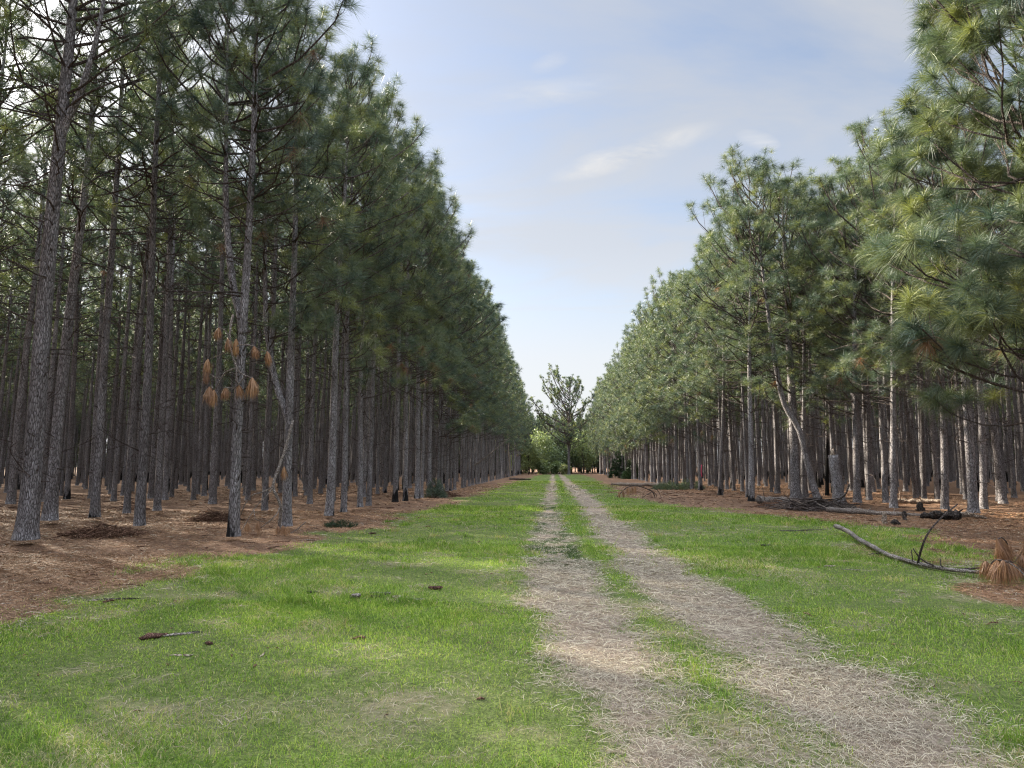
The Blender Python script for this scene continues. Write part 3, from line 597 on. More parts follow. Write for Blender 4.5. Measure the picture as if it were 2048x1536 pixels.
placed = []
def put_all():
    random.seed(3)
    cand = []
    def measured(lst, side):
        for x, y, d, lab in lst: cand.append(dict(x=x, y=y, d=d, lab=lab, side=side, m=True))
    measured(LEFT, -1); measured(RIGHT, 1)
    cand.append(dict(x=10.73, y=29.62, d=.33, lab='pine with a strongly curved leaning trunk beside the brush pile', side=1, m=True, sp=BENT))
    cand.append(dict(x=9.95, y=14.3, d=.30, lab='near pine reaching in from the right with long drooping green needle tufts', side=1, m=True, sp=HERO))
    for c in cand:
        if (c['x'], c['y']) == (-6.23, 13.77): c['sp'] = K_P
        if (c['x'], c['y']) == (-6.10, 16.21): c['sp'] = M_P
        if (c['x'], c['y']) == (-9.71, 12.81): c['sp'] = A_P
    fixed = [(c['x'], c['y']) for c in cand]
    for side in (-1, 1):
        for k in range(26):
            x0 = -6.1 - 2.95 * k if side < 0 else 9.1 + 2.95 * k; y = -9 + random.random() * 2
            while y < 140 + k * 0.8:
                y += random.uniform(1.75, 2.75); x = x0 + random.gauss(0, 0.22)
                px = x / max(y, 0.1); inside = y > 2 and -0.83 < px < 0.67
                if side < 0 and inside and y < 27 and x > -21: continue
                if side < 0 and k == 0 and 10 < y < 104: continue
                if side > 0 and y < 31 and x < 17 and (inside or px < 0.9): continue
                if side > 0 and y < 9 and k == 0: continue
                if any(abs(a - x) < 1.3 and abs(b - y) < 1.25 for a, b in fixed): continue
                if k > 6 and (px < -1.6 or px > 1.5 or y < 3): continue
                cand.append(dict(x=x, y=y, d=max(0.17, random.gauss(0.25, 0.035)), lab=None, side=side, m=False, k=k))
    # how much of each trunk shows past the nearer ones, as seen from the lane
    B = 6000; occ = np.zeros(B, bool)
    for c in sorted(cand, key=lambda c: math.hypot(c['x'], c['y'])):
        D = math.hypot(c['x'], c['y']); a = math.atan2(c['x'], c['y']); h = c['d'] / 2 / D
        i0 = int((a - h + 0.72) / 1.34 * B); i1 = int((a + h + 0.72) / 1.34 * B) + 1; c['vis'] = 0.0
        if c['y'] < 1 or i1 < 0 or i0 >= B: continue
        s = slice(max(0, i0), min(B, i1)); c['vis'] = float((~occ[s]).sum()) / D; occ[s] = True
    for c in cand:
        if c['m']: c['vis'] += 100
        elif c.get('k') == 0 and 25 < c['y'] < 95: c['vis'] += 50
    cand.sort(key=lambda c: -c['vis'])
    return cand
cand = put_all()
OWN = [c for c in cand if c['vis'] > 0][:296]; ids = set(map(id, OWN)); REST = [c for c in cand if id(c) not in ids]
def zone(c):
    first = abs(c['x'] - (-6.1 if c['side'] < 0 else 9.1)) < 0.9
    s = 'left' if c['side'] < 0 else 'right'; D = math.hypot(c['x'], c['y'])
    if first and c['y'] < 70: return f'{s} edge row pine along the middle stretch of the track'
    if first: return f'distant {s} edge row pine near the far end of the track'
    if D < 40: return f'slim pine trunk among the inner rows of the {s} stand'
    if D < 62: return f'dim pine trunk farther in among the shaded {s} stand'
    return f'faint thin pine trunk deep in the dark of the {s} stand'
HS = {(7.87, 29.07): .80, (8.41, 36.69): .84, (8.90, 43.93): .9, (9.95, 14.3): 1.0}
BLACK = {(-6.23, 13.77): .42, (-6.03, 27.20): .75, (-5.86, 28.29): .7, (-5.78, 30.30): .35, (8.90, 43.93): .45, (8.41, 36.69): .5, (7.87, 29.07): .75, (13.33, 35.81): 3.0, (-6.17, 19.55): .28, (-6.26, 21.23): .2, (-6.40, 23.57): .15, (-19.82, 28.26): .5, (10.73, 29.62): .35, (-11.93, 18.13): .2, (-9.71, 12.81): -.3, (-12.56, 17.33): 0, (-6.10, 16.21): 0}
def charred(c):
    k = (c['x'], c['y'])
    return BLACK[k] if k in BLACK else (max(0, random.gauss(-0.1, 0.3)) if not c['m'] else max(0, random.gauss(-.05, .2)))
for c in OWN:
    D = math.hypot(c['x'], c['y']); edge = abs(c['x'] - (-6.1 if c['side'] < 0 else 9.1)) < (4.8 if c['side'] > 0 and D < 40 else 2.0)
    lib = c.get('sp') or random.choice((((RIGHT_HI if D < 36 else RIGHT_LO) if c['side'] > 0 else (EDGE_HI if D < 34 else EDGE_LO))) if edge else (INT_HI if D < 34 else INT_LO))
    rz = (0 if c['side'] < 0 else math.pi) + random.gauss(0, 0.4)
    if c.get('sp') is BENT: rz = 0
    if c.get('sp') in (K_P, M_P): rz = 0
    if not edge and not c.get('sp'): rz = random.random() * 6.28
    lean = (0.003 if D < 19 else 0.007) if c['m'] and D < 40 else 0.018; t = (random.gauss(0, lean), random.gauss(0, lean))
    if c['side'] > 0 and c['m'] and not c.get('sp') and D < 40: t = (0, -0.035 - random.random() * 0.02)
    pine(lib, c['x'], c['y'], c['d'], rz, c['lab'] or zone(c), GL if c['side'] < 0 else GR, tilt=t, hs=random.uniform(0.90, 1.06) * (HS.get((c['x'], c['y']), 0.90 if c['side'] > 0 and D < 34 and not c.get('sp') else (0.92 if edge else 1.06) if D < 60 and c['side'] < 0 else 0.98)), char=charred(c))


# ------------------------------------------------------------------ fallen wood, dead needles, shrubs
def G(x, y, dz=0.0): return np.array([x, y, float(gz(x, y)) + dz])
def stick(g, pts, r0, r1, n=7, k=14, rough=0.06): P = curve(pts, k); tube(g, P, np.linspace(r0, r1, k), n, rough=rough)
def tuft_part(parent, p, ln=0.33, n=110, rad=0.07, w=0.0042, sway=(0, 0), tint=0.983):
    g = Geo(); hang_tuft(g, p, n, ln, rad, w, tint, sway); return link('needle_tuft', g.mesh('needle_tuft', M_needle, False), parent)
twig_litter()
def hanging_branch():
    e = tag(empty('broken_branch'), 'broken grey branch with rusty dead needle tufts hanging before the forked pine', 'broken branch'); g = Geo()
    stick(g, [(-6.24, 13.34, 4.45), (-6.22, 13.2, 4.11), (-6.18, 13.2, 3.73), (-6.01, 13.2, 3.32), (-5.73, 13.2, 3.18)], 0.026, 0.012)
    for pts in ([(-6.03, 13.2, 3.39), (-6.28, 13.2, 3.3), (-6.41, 13.2, 3.05), (-6.48, 13.2, 2.96)], [(-6.26, 13.22, 3.32), (-6.4, 13.25, 3.19), (-6.55, 13.25, 3.24), (-6.66, 13.25, 3.32)], [(-5.86, 13.18, 3.24), (-6.05, 13.15, 3.0), (-6.25, 13.15, 3.0)],
                [(-6.18, 13.2, 3.75), (-6.44, 13.3, 3.66), (-6.64, 13.3, 3.58)], [(-6.18, 13.2, 3.74), (-6.0, 13.22, 3.84), (-5.78, 13.25, 3.82), (-5.63, 13.25, 3.74), (-5.47, 13.25, 3.70)], [(-6.21, 13.2, 3.9), (-6.3, 13.2, 4.1), (-6.45, 13.2, 4.18)], [(-6.05, 13.18, 3.36), (-6.02, 13.15, 3.2), (-6.01, 13.15, 3.08)], [(-6.5, 13.2, 2.98), (-6.53, 13.2, 3.03), (-6.57, 13.2, 3.02)]):
        stick(g, pts, 0.017, 0.009, 5, 9)
    link('stem', g.mesh('stem', M_dead), e)
    for i, p in enumerate([(-6.45, 13.2, 4.17), (-6.25, 13.2, 3.97), (-6.09, 13.2, 3.95), (-5.73, 13.2, 3.8), (-5.47, 13.2, 3.7), (-6.63, 13.2, 3.56), (-6.66, 13.2, 3.32), (-6.57, 13.2, 3.02), (-6.48, 13.2, 2.96), (-6.25, 13.2, 3.01), (-6.01, 13.2, 3.07), (-5.74, 13.2, 3.19)]):
        big = i in (7, 11); tuft_part(e, p, (0.28 + 0.04 * (i % 3)) * (1.15 if big else 0.95), 260 if big else 150, 0.115 if big else rng.uniform(.06, .095), 0.006, rng.normal(size=2) * .03, .974 + .008 * (i % 3))
hanging_branch()
def leaning_limb():
    e = tag(empty('leaning_limb'), 'pale crooked broken limb leaning against the forked edge pine, with dead tufts', 'broken limb'); g = Geo()
    stick(g, [(-5.95, 15.98, 2.56), (-6.04, 15.85, 1.95), (-6.13, 15.7, 1.48), (-6.17, 15.5, 1.07), (-6.04, 15.5, 0.79), (-6.01, 15.6, 0.55), (-6.07, 15.7, 0.28), (-6.10, 15.8, 0.0)], 0.030, 0.035, 8, 22)
    for pts, r in (([(-6.16, 15.5, 1.06), (-6.36, 15.4, 0.94), (-6.58, 15.4, 0.88), (-6.74, 15.4, 0.68), (-6.82, 15.4, 0.45)], .018), ([(-6.15, 15.5, 1.05), (-6.22, 15.2, 0.83), (-6.45, 15.2, 0.57), (-6.72, 15.1, 0.03)], .013),
                   ([(-6.02, 15.55, 0.62), (-6.0, 15.3, 0.45), (-6.24, 15.2, 0.22), (-6.34, 15.2, 0.17)], .013), ([(-6.45, 15.2, .57), (-6.35, 15.1, .38), (-6.1, 15.1, .3)], .008), ([(-5.3, 15.2, 0.32), (-5.53, 15.2, 0.13), (-5.8, 15.3, 0.02)], .012), ([(-6.0, 15.6, .6), (-5.9, 15.5, .5), (-5.86, 15.45, .35)], .007)):
        stick(g, pts, r, r * 0.6, 5, 10)
    link('stem', g.mesh('stem', M_dead), e)
    for p, l in (((-5.97, 15.6, 1.50), .34), ((-6.34, 15.2, 0.33), .32), ((-5.80, 15.2, 0.24), .24), ((-5.70, 15.2, 0.22), .22), ((-5.93, 15.25, 0.23), .23), ((-6.6, 15.25, 0.3), .28)): tuft_part(e, p, l, 100, 0.075)
leaning_limb()
def fallen_branch():
    e = tag(empty('fallen_branch'), 'long pale fallen pine limb on the grass with rusty dead needle clumps', 'fallen branch')
    g = Geo(); P = [(6.37, 16.7, .16), (6.2, 15.6, .13), (5.89, 14.3, .10), (5.70, 13.3, .08), (5.56, 12.4, .06), (5.51, 11.5, .05), (5.60, 10.85, .05), (5.74, 10.4, .07), (5.72, 9.95, .12)]
    P = [G(x, y, z) for x, y, z in P]; stick(g, P, 0.050, 0.022, 12, 60, 0.10); link('limb', g.mesh('limb', M_dead), e)
    def twig(pts, r): h = Geo(); stick(h, pts, r, r * 0.55, 6, 12); link('twig', h.mesh('twig', M_limb), e)
    twig([(5.50, 11.3, .05), (5.49, 11.15, .28), (5.58, 11.1, .52), (5.78, 11.1, .74), (6.03, 11.1, .94)], .017)
    twig([(5.60, 10.95, .04), (5.44, 11.0, .12), (5.35, 11.0, .21), (5.30, 11.0, .30)], .015); twig([(5.51, 11.5, .05), (5.47, 11.4, .12), (5.46, 11.4, .24)], .011)
    twig([(5.64, 10.75, .05), (5.58, 10.8, .08), (5.57, 10.8, .19)], .010); twig([(5.68, 10.6, .05), (5.9, 10.55, .08), (6.09, 10.4, .13), (6.2, 10.3, .24)], .016)
    twig([(5.73, 10.1, .10), (5.75, 9.95, .09), (5.92, 9.9, .12), (6.14, 9.9, .14), (6.5, 10.0, .2)], .012); twig([(6.3, 9.85, .05), (6.1, 9.8, .16), (6.0, 9.8, .24), (5.87, 9.75, .29), (5.75, 9.75, .25)], .011)
    twig([(5.72, 9.95, .13), (5.64, 9.7, .25), (5.60, 9.5, .33), (5.62, 9.2, .30), (5.66, 8.95, .12), (5.70, 8.75, .03)], .015); twig([(6.2, 10.3, .2), (6.1, 10.1, .45), (5.95, 9.95, .56), (5.86, 9.9, .55)], .013); twig([(6.3, 10.3, .2), (6.45, 10.2, .5), (6.38, 10.1, .62)], .011)
    twig([(5.58, 12.6, .06), (5.44, 12.7, .02), (5.38, 12.75, .0)], .014)
    for p, l in (((5.60, 9.75, .28), .27), ((5.66, 9.7, .28), .27), ((5.62, 9.5, .34), .33), ((5.58, 9.35, .34), .33), ((5.66, 9.4, .33), .31), ((5.87, 9.92, .56), .42), ((5.93, 9.95, .55), .42), ((6.0, 10.0, .50), .4), ((5.86, 9.75, .29), .26), ((5.98, 9.8, .25), .24), ((6.08, 9.85, .18), .18), ((6.38, 10.1, .62), .42), ((6.45, 10.2, .52), .4), ((6.22, 10.0, .33), .3), ((6.1, 10.05, .45), .36)):
        tuft_part(e, p, l, 240, 0.10, 0.0036, rng.normal(size=2) * 0.05, 0.967)
fallen_branch()
def log(label, pts, r0, r1, m=None, rough=0.08, n=12, cat='log', name='fallen_log', k=22):
    g = Geo(); P = curve([G(*p) for p in pts], k); u = np.linspace(0, 1, k); r = (r0 + (r1 - r0) * u) * (1 + .10 * np.sin(u * 17 + r0 * 90) + .08 * rng.normal(size=k)); r[0] *= .75; r[-1] *= .5; r[-2] *= .85
    P = P + rng.normal(size=P.shape) * r[:, None] * [.12, .12, .10]; tube(g, P, r, n, rough=rough)
    for i in range(int(2 + k * .25)):
        j = rng.integers(1, k - 1); d = unit(rng.normal(size=3) * [1, 1, .4] + [0, 0, .55]); l = rng.uniform(.06, .3); stick(g, [P[j] + d * r[j] * .6, P[j] + d * (r[j] + l * .5), P[j] + d * (r[j] + l) + rng.normal(size=3) * .03], r[j] * .22, r[j] * .10, 5, 5)
    return solo(name, g, m or M_dead, label, cat, 'fallen logs and snapped trunks')
log('grey fallen log lying behind the brush pile at the charred leaning pine', [(8.15, 29.3, .13), (8.6, 29.0, .17), (9.3, 28.6, .15), (10.0, 28.1, .10), (10.5, 27.6, .08)], .15, .11)
log('dark scorched log under the branches of the brush pile', [(8.75, 26.6, .10), (9.2, 25.7, .10), (9.6, 24.8, .10), (10.0, 24.2, .08)], .13, .11, M_burnt)
log('long pale fallen log running on from the brush pile over the grass', [(8.75, 23.6, .13), (9.4, 23.5, .10), (10.0, 23.1, .08), (10.6, 22.6, .06), (11.0, 22.1, .04)], .10, .055)
log('burnt broken log with white splintered wood, right of the standing pale block', [(10.65, 21.55, .08), (10.9, 21.2, .10), (11.15, 20.9, .12), (11.35, 20.75, .10)], .09, .13, M_burnt, 0.26)
log('white splintered wood sticking out of the burnt broken log', [(11.05, 21.0, .16), (11.45, 20.8, .17), (11.7, 20.75, .12), (12.0, 20.7, .07)], .085, .03, M_pale, 0.22)
log('bleached thin log on the litter before the right edge row in the distance', [(4.6, 56.8, .14), (6.2, 55.6, .14), (7.6, 54.4, .14), (8.6, 53.6, .13)], .12, .15, M_pale)
log('dark thin log on the litter at the left row far along the track', [(-5.0, 82, .1), (-3.8, 80, .12), (-2.4, 79, .1)], .10, .07, M_limb)
log('sunlit log lying among the trunks behind the little dark stump', [(14.0, 30.2, .1), (14.6, 29.8, .1), (15.3, 29.2, .09)], .10, .09, M_pale)
log('pale dead pole leaning in the left stand far along the track', [(-5.32, 90, .3), (-5.5, 90, 2.5), (-5.64, 90, 4.6), (-5.7, 90, 6)], .09, .05, M_pale, name='dead_pole', cat='dead pole')
log('bare grey limb slanting up from the left edge row over the grass', [(-6.2, 54, 1.4), (-5.2, 54, 2.1), (-4.2, 54, 2.9), (-3.2, 54, 3.7)], .055, .03, M_dead, name='broken_limb', cat='broken limb')
def snag():
    e = tag(empty('broken_snag', G(10.34, 26.51, -0.03)), 'knobbly broken pine snag snapped off at head height behind the brush pile', 'tree stump'); g = Geo()
    z = np.linspace(0, 1.95, 14); P = np.stack([-0.09 * z, 0 * z, z], 1); tube(g, P, 0.19 + 0.10 * np.exp(-z / .2) + 0.012 * np.sin(z * 9), 16, rough=.05); link('trunk', g.mesh('trunk', M_bark), e).color = (.1, 0, 0, 1)
    g = Geo(); P = np.array([(-0.18, 0, 1.88), (-0.18, .01, 2.05), (-0.15, .02, 2.2)]); tube(g, P, [.13, .07, .012], 9, rough=.2); link('splinter', g.mesh('splinter', M_pale), e)
    for i in range(5):
        a = rng.random() * 6.28; h = 0.5 + 0.28 * i; g = Geo(); d = np.array([math.cos(a), math.sin(a), .15]); b = np.array([-.09 * h, 0, h]) + d * .15; stick(g, [b, b + d * .08, b + d * .16], .022, .012, 6, 5); link('stub', g.mesh('stub', M_limb), e)
snag()
def lump(label, cat, name, x, y, r, h, m, n=10, group=None, seed=0):
    """a weathered block of wood or a low stump: a ragged faceted body standing in the ground"""
    g = Geo(); z = np.array([-.03, 0, .25, .5, .8, 1.0]) * h; P = np.stack([0.12 * r * np.sin(z * 7 / h + seed), 0.1 * r * np.cos(z * 5 / h + seed), z], 1) + G(x, y)
    tube(g, P, r * np.array([1.15, 1.1, .95, .9, .8, .5]), n, rough=0.22); solo(name, g, m, label, cat, group)
lump('little dark stump on the litter inside the right stand', 'stump', 'tree_stump', 12.5, 25.3, .12, .28, M_burnt, seed=1)
lump('pale splintered block of wood standing upright beside the long pale log', 'wood block', 'wood_block', 8.62, 19.3, .07, .30, M_pale, seed=2)
lump('short charred post stub at the end of the long pale log', 'post', 'post_stub', 9.75, 20.6, .06, .26, M_burnt, seed=3)
def piece(label, x, y, ang, l, r, m, lift=0.0, flat=0.6, cat='wood piece', name='wood_piece', up=0.0, group='scraps of wood and bark on the grass'):
    r *= 1.05; l *= 1.2; flat *= .8; g = Geo(); a = np.array([math.cos(ang), math.sin(ang), up]); k = 7; s = np.linspace(-.5, .5, k)
    P = G(x, y, r * .45 + lift) + s[:, None] * a * l; P[:, 2] += 0.25 * r * np.sin(s * 7 + x); tube(g, P, r * np.array([.45, .8, 1, .95, .9, .75, .35]), 9, rough=0.18)
    for v in g.v: c = v.mean(0); v[:, 2] = c[2] + (v[:, 2] - c[2]) * flat
    solo(name, g, m, label, cat, group)
piece('reddish brown chunk of pine bark in the left foreground grass', -3.54, 6.32, .9, .20, .045, M_barkred, cat='bark piece', name='bark_piece')
piece('grey splintery stick beside the reddish bark chunk', -3.36, 6.42, .6, .22, .022, M_dead); piece('thin dark stick end just right of the splintery one', -3.26, 6.5, .5, .12, .018, M_burnt)
piece('pale yellowish stick lying alone in the left foreground grass', -2.98, 5.72, .12, .17, .015, M_pale); piece('small light chip standing in the left foreground grass', -2.32, 5.75, 1.4, .05, .012, M_pale, up=.8)
piece('small brown pine cone scrap right of the bark chunk', -2.93, 6.1, .3, .05, .028, M_barkred, name='pine_cone', cat='pine cone')
piece('pale grey wood chunk tipped up in the middle grass', -2.25, 8.2, 1.9, .20, .05, M_dead, up=-.35); piece('flat dark weathered piece right of the tipped wood chunk', -2.02, 8.42, .0, .22, .035, M_dead)
piece('small dark block under the flat weathered piece', -2.03, 8.2, .8, .09, .04, M_burnt); piece('light crumbled bit of wood in the middle grass', -1.77, 8.2, .2, .1, .03, M_pale)
piece('reddish bark bit nearest to the left rut', -1.45, 8.9, .1, .15, .045, M_barkred, cat='bark piece', name='bark_piece'); piece('grey wood chip below the reddish bark bit', -1.5, 8.05, -.1, .16, .03, M_dead)
piece('dark flat scrap left of the tipped wood chunk', -2.85, 8.55, -.1, .2, .03, M_burnt); piece('white chip at the grass edge under the leaning broken limb', -5.05, 14.6, .3, .25, .03, M_pale)
piece('dark stick on the brown edge at far left of the lawn', -5.0, 8.0, .3, .5, .02, M_burnt); piece('pale chip on the litter at the left picture edge', -5.95, 7.6, .1, .16, .02, M_pale)
piece('brown bark scrap on the grass left of the sturdy edge pine', -4.1, 16.2, .5, .14, .04, M_barkred, cat='bark piece', name='bark_piece'); piece('pale thin stick on the litter near the slim pale edge pine', -5.1, 19.0, 1.9, .5, .015, M_pale)
piece('dark clod in the grass left of the pale fallen limb', 4.0, 13.9, .4, .18, .04, M_burnt); piece('pale stick on the grass before the fallen limb', 4.2, 11.3, .2, .16, .02, M_pale); piece('thin light stick below the pale one', 4.35, 10.9, -.2, .2, .015, M_dead)
piece('dark twig in the grass above the fallen limb end', 5.6, 17.2, .1, .6, .025, M_limb); piece('long twig on the grass before the brush pile', 6.2, 17.6, .05, .5, .02, M_limb)
lump('dark ragged root end lying at the foot of the pale wood block', 'wood chunk', 'wood_chunk', 8.75, 19.0, .10, .13, M_burnt, seed=7)
def heap(label, name, cat, x, y, R, h, n, m, tint=None, r=0.012, l=(.25, .6), seed=0, extra=None):
    """a heap of crossed sticks or raked straw"""
    g = Geo()
    for i in range(n):
        t = rng.random() * 6.28; q = math.sqrt(rng.random()); px, py = x + R * q * math.cos(t), y + R * 0.7 * q * math.sin(t); top = h * (1 - q) ** 0.8
        a = rng.random() * 6.28; ll = rng.uniform(*l); b = G(px, py, rng.random() * top + .01); d = np.array([math.cos(a), math.sin(a), rng.normal() * 0.25]) * ll / 2
        P = np.array([b - d, b + [0, 0, .03 + .03 * rng.random()], b + d]); P[:, 2] = np.maximum(P[:, 2], 0.005)
        tube(g, P, np.array([r, r, r * .6]) * rng.uniform(.6, 1.4), 4, a=rng.random() * .5)
    solo(name, g, m, label, cat, None)
heap('raked heap of brown twigs and straw behind the nearest big trunk', 'twig_heap', 'twig heap', -9.6, 14.9, .75, .30, 170, M_redtwig, l=(.25, .7)); heap('small brown twig heap on the litter left of the fire-blackened pine', 'twig_heap', 'twig heap', -9.3, 19.4, .65, .30, 120, M_redtwig, l=(.25, .6))
heap('distant brown twig heap between two dim trunks on the left', 'twig_heap', 'twig heap', -14.4, 24.0, .5, .25, 60, M_redtwig); heap('brown twig heap beside the small pine bush on the left edge', 'twig_heap', 'twig heap', -5.5, 35.6, .8, .4, 90, M_redtwig, r=.014)
heap('long brush pile of broken dark branches in front of the thickest pine', 'brush_pile', 'brush pile', 9.1, 25.6, 1.5, .45, 150, M_limb, r=.016, l=(.5, 1.6)); heap('reddish litter of twigs at the left end of the brush pile', 'twig_heap', 'twig heap', 8.2, 26.6, .9, .22, 90, M_redtwig, l=(.3, .8))
def boughs(label, name, cat, sticks, r=.03, m=None):
    g = Geo()
    for p in sticks: stick(g, p, r, r * .5, 6, 12)
    return solo(name, g, m or M_limb, label, cat)
boughs('dark forked dead bough rising out of the brush pile', 'dead_bough', 'dead branch', [[(9.9, 24.6, .9), (9.71, 24.5, .56), (9.4, 24.5, .36), (9.2, 24.5, .2), (9.05, 24.4, .0)], [(8.2, 25.0, .12), (8.74, 24.9, .33), (9.25, 24.7, .40), (9.55, 24.5, .45)], [(9.3, 24.5, .3), (9.6, 24.3, .15), (9.9, 24.2, .2)]], .035, M_burnt)
boughs('thin upright dead stem at the left end of the brush pile', 'dead_stick', 'dead stick', [[(7.85, 26.9, .0), (7.8, 27, .3), (7.73, 27.0, .75)]], .018)
def arch():
    e = tag(empty('dead_sapling'), 'bent dead sapling arching on the grass with rusty tufts in the distance', 'dead sapling'); g = Geo()
    stick(g, [(3.05, 34.4, .05), (3.29, 34.5, .30), (3.58, 34.5, .53), (4.03, 34.5, .58), (4.57, 34.5, .40), (4.76, 34.5, .27), (4.85, 34.5, .03)], .02, .03, 6, 20)
    for p in ([(4.57, 34.5, .4), (4.8, 34.3, .5), (5.0, 34.3, .3), (5.1, 34.2, .02)], [(4.7, 34.5, .3), (4.4, 34.3, .15), (4.2, 34.2, .02)], [(4.6, 34.5, .38), (4.9, 34.6, .2), (4.95, 34.7, .02)]): stick(g, p, .018, .01, 5, 8)
    link('stem', g.mesh('stem', M_limb), e)
    for p in ((3.15, 34.45, .30), (3.35, 34.5, .38), (3.58, 34.5, .50), (3.76, 34.5, .54), (3.9, 34.5, .56)): tuft_part(e, p, min(.42, p[2]), 60, .09, .012)
arch()
def bush(label, x, y, R, h, n, nl, w, tint, stems=5, name='pine_bush', cat='bush', m=None):
    e = tag(empty(name, G(x, y)), label, cat); g, f = Geo(), Geo(); tp, td = [], []
    for i in range(n):
        t = rng.random() * 6.28; q = math.sqrt(rng.random()); z = h * (1 - q * q) * rng.uniform(.25, 1); p = np.array([R * q * math.cos(t), R * q * math.sin(t), z + .03]); tp.append(p); td.append(unit(p * [1, 1, .3] + [0, 0, .8]))
        if i < stems * 3: stick(g, [(0, 0, 0), p * [.4, .4, .5], p], .012, .006, 4, 6)
    needles(f, tp, td, 30, nl, w, .1, 1, np.clip(tint + .1 * rng.normal(size=n), 0, .9)); link('stem', g.mesh('stem', M_limb), e); link('foliage', f.mesh('foliage', m or M_needle, False), e)
bush('small grey green pine bush at the foot of a left edge pine', -5.6, 34.0, .55, .95, 90, .22, .012, .35); bush('low dark green clump on the litter at the grass edge by the sturdy pine', -5.35, 17.9, .42, .14, 60, .12, .010, .1, 2, 'green_clump', 'plant', M_dark)
bush('fallen green pine boughs below the right edge row, nearer heap', 7.6, 47.5, 1.2, .55, 110, .28, .016, .5, 4, 'fallen_boughs', 'pine boughs'); bush('fallen green pine boughs below the right edge row, farther heap', 9.2, 49.0, 1.0, .6, 80, .28, .016, .4, 4, 'fallen_boughs', 'pine boughs')
bush('dark evergreen shrub under the right edge pines, taller of two', 8.6, 93, 1.3, 3.6, 130, .5, .07, .4, 6, 'evergreen_shrub', 'shrub', M_dark); bush('dark evergreen shrub under the right edge pines, lower of two', 9.6, 88, 1.2, 2.4, 100, .5, .07, .3, 6, 'evergreen_shrub', 'shrub', M_dark)
bush('little yellow green pine sprout among the dark right trunks', 14.6, 29.8, .10, .1, 1, .28, .01, .9, 1, 'pine_sprout', 'sapling')
g = Geo(); zz = np.linspace(1.6, .93, 8); tube(g, np.stack([8.19 + .02 * np.sin(zz * 9), 40 + 0 * zz, zz], 1), .028, 5); solo('flagging_ribbon', g, plain('pink_tape', (.55, .08, .14)), 'faded pink ribbon hanging among the right trunks', 'ribbon')
# round the far end of the lane
LONE = proto(Spec(cb=4.2, R=5.8, H=16.4, r=.33, nb=(3, 4), whorl=.5, lane_w=1.55, flip=-1, twl=1.5, shape=lambda t: (.62 + .38 * min(1, t / .25)) * math.sqrt(max(.03, 1 - max(0, t - .25) ** 2 / .58)), tufts=.55, n=16, nl=.42, w=.055, sides=10, dead=.25, low_el=14, hi_el=40, limb=1.6, top_r=.3, brown=0, twig=.03), 401)
pine(LONE, 2.9, 127.6, .66, 0.2, 'lone spreading pine standing in the lane at its far end', None, 'lone_pine')
def broadleaf(x, y, h, R, tint, label, seed):
    global rng
    keep = rng; rng = np.random.default_rng(seed); e = tag(empty('broadleaf_tree', G(x, y)), label, 'tree', 'leafy trees closing the far end of the lane'); g, f = Geo(), Geo(); cs = []
    stick(g, [(0, 0, -.1), (.1, 0, h * .3), (-.1, .1, h * .75)], .11, .03, 7, 10)
    for i in range(16):
        t = rng.random() * 6.28; z = h * rng.uniform(.22, .95); q = R * math.sqrt(max(.05, 1 - ((z / h - .5) / .55) ** 2)) * rng.uniform(.35, 1); p = np.array([q * math.cos(t), q * math.sin(t), z]); cs.append(p)
        stick(g, [(0, 0, z * .55), p * [.5, .5, .85], p], .04, .015, 5, 6)
    c = np.repeat(np.array(cs), 210, 0); n = len(c); c = c + rng.normal(size=(n, 3)) * [.24 * R, .24 * R, .09 * h]; c[:, 2] = np.maximum(c[:, 2], .1)
    a = unit(rng.normal(size=(n, 3))); b = unit(np.cross(a, rng.normal(size=(n, 3)))); s = rng.uniform(.11, .22, n)[:, None]
    f.add(np.stack([c - a * s, c + b * s * .6, c + a * s, c - b * s * .6], 1), np.arange(n)[:, None] * 4 + np.arange(4), None, np.repeat(np.clip(tint + .15 * rng.normal(size=n), 0, 1), 4))
    link('trunk', g.mesh('trunk', M_limb), e); link('crown', f.mesh('crown', M_leaf, False), e); rng = keep
for i, (x, y, h, R, t, lab) in enumerate((
    (-4.6, 136, 6.5, 2.2, .6, 'yellow green leafy tree hard against the left stand at the lane end'), (-2.9, 141, 8.2, 2.6, .45, 'tall light green leafy tree left of the lone pine'), (-0.8, 146, 7.4, 2.6, .3, 'mid green leafy tree behind the end of the ruts'),
    (1.4, 150, 8.0, 2.8, .1, 'dark green leafy tree just left of the lone pine trunk'), (4.0, 152, 8.8, 2.8, .2, 'dark green leafy tree right behind the lone pine'), (-6.2, 139, 4.0, 2.0, .5, 'low bushy tree at the last left pines'),
    (2.3, 137, 1.6, .9, .95, 'small bright yellow green shrub at the foot of the lone pine'), (-1.9, 138, 2.6, 1.6, .4, 'low green bush at the left side of the lane end'), (0.6, 140, 2.2, 1.5, .2, 'low dark green bush in the middle of the lane end'), (6.2, 148, 8.0, 2.6, .4, 'leafy tree beside the last right edge pines'), (-9, 150, 8.5, 3, .3, 'leafy tree behind the last left pines'))):
    broadleaf(x, y, h, R, t, lab, 500 + i)
for i in range(230):
    y = random.uniform(158, 215); REST.append(dict(x=random.uniform(-.25 * y, .2 * y), y=y, w=4))
for i in range(150):
    REST.append(dict(x=random.uniform(-32, 28), y=random.uniform(150, 166), w=4))
for i in range(240):
    REST.append(dict(x=random.choice((random.uniform(-85, -9), random.uniform(-85, -9), random.uniform(9, 60))), y=random.uniform(142, 205)))
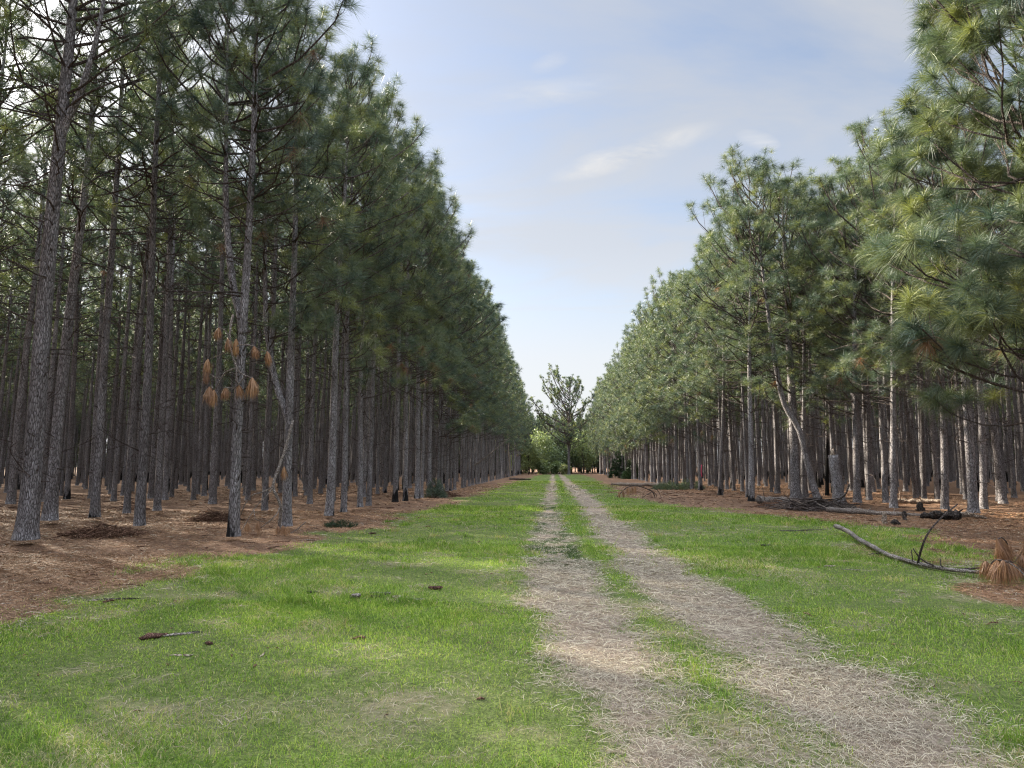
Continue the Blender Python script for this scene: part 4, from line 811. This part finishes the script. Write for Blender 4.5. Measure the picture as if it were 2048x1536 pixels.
for i in range(1000):          # the backs of both stands
    a = random.choice((random.uniform(-.86, -.12), random.uniform(-.86, -.12), random.uniform(.1, .62))); d = random.uniform(85, 150); x, y = d * math.sin(a), d * math.cos(a)
    if x < -70 or x > 60 or (abs(x) > 12 and y > 130): REST.append(dict(x=x, y=y, w=random.choice((0, 1, 4))))

# the rest of both stands, seen only as a mass: one object that repeats four whole pines
def stand():
    pcol = bpy.data.collections.new('pine_kinds')
    for i, s in enumerate((Spec(cb=8.0, R=2.0, bare=0.15, n=18, w=0.02, nl=0.29, sides=6, tufts=0.80, dead=0.4), Spec(cb=7.2, R=2.1, H=14.8, bare=0.15, n=18, w=0.02, nl=0.29, sides=6, tufts=0.80, dead=0.4),
                           Spec(cb=8.6, R=1.6, H=16, bare=0.3, n=15, w=0.02, nl=0.29, sides=6, tufts=0.55, dead=0.4), Spec(cb=6.2, R=2.2, H=15, bare=0.0, n=18, w=0.02, nl=0.29, sides=6, tufts=0.80, dead=0.4), Spec(cb=0.8, R=2.6, H=12.5, bare=0.0, n=22, w=0.03, nl=0.32, sides=6, tufts=0.7, dead=0, twl=1.4))):
        a, b, _ = make_pine(s, 300 + i); b.join(a, 2); g = b
        ob = bpy.data.objects.new(f'kind_{i}', g.mesh('whole_pine', [M_needle, M_limb, M_bark])); ob.color = (0, 0, 0, 1); pcol.objects.link(ob)
    n = len(REST); me = bpy.data.meshes.new('pine_stand'); me.vertices.add(n)
    me.vertices.foreach_set('co', np.array([(c['x'], c['y'], -0.03) for c in REST], np.float32).ravel())
    r = np.random.default_rng(5)
    for nm, v in (('turn', r.random(n) * 6.28), ('size', r.uniform(0.93, 1.07, n))):
        at = me.attributes.new(nm, 'FLOAT', 'POINT'); at.data.foreach_set('value', v.astype(np.float32))
    at = me.attributes.new('which', 'INT', 'POINT'); at.data.foreach_set('value', np.array([c.get('w', r.integers(0, 4)) for c in REST], np.int32))
    o = tag(link('pine_stand', me), kind='stuff')
    ng = bpy.data.node_groups.new('stand', 'GeometryNodeTree')
    ng.interface.new_socket('Geometry', in_out='INPUT', socket_type='NodeSocketGeometry'); ng.interface.new_socket('Geometry', in_out='OUTPUT', socket_type='NodeSocketGeometry')
    gi = ng.nodes.new('NodeGroupInput'); go = ng.nodes.new('NodeGroupOutput'); ip_ = ng.nodes.new('GeometryNodeInstanceOnPoints'); ci = ng.nodes.new('GeometryNodeCollectionInfo')
    ci.inputs['Collection'].default_value = pcol; ci.inputs['Separate Children'].default_value = True; ci.inputs['Reset Children'].default_value = True
    def na(nm, dt): a = ng.nodes.new('GeometryNodeInputNamedAttribute'); a.data_type = dt; a.inputs['Name'].default_value = nm; return a.outputs['Attribute']
    cx = ng.nodes.new('ShaderNodeCombineXYZ'); ng.links.new(na('turn', 'FLOAT'), cx.inputs[2])
    ng.links.new(gi.outputs[0], ip_.inputs['Points']); ng.links.new(ci.outputs[0], ip_.inputs['Instance']); ip_.inputs['Pick Instance'].default_value = True
    ng.links.new(na('which', 'INT'), ip_.inputs['Instance Index']); ng.links.new(cx.outputs[0], ip_.inputs['Rotation']); ng.links.new(na('size', 'FLOAT'), ip_.inputs['Scale'])
    ng.links.new(ip_.outputs[0], go.inputs[0])
    md = o.modifiers.new('stand', 'NODES'); md.node_group = ng
stand()

print('pines', len(OWN), 'mass', len(REST))
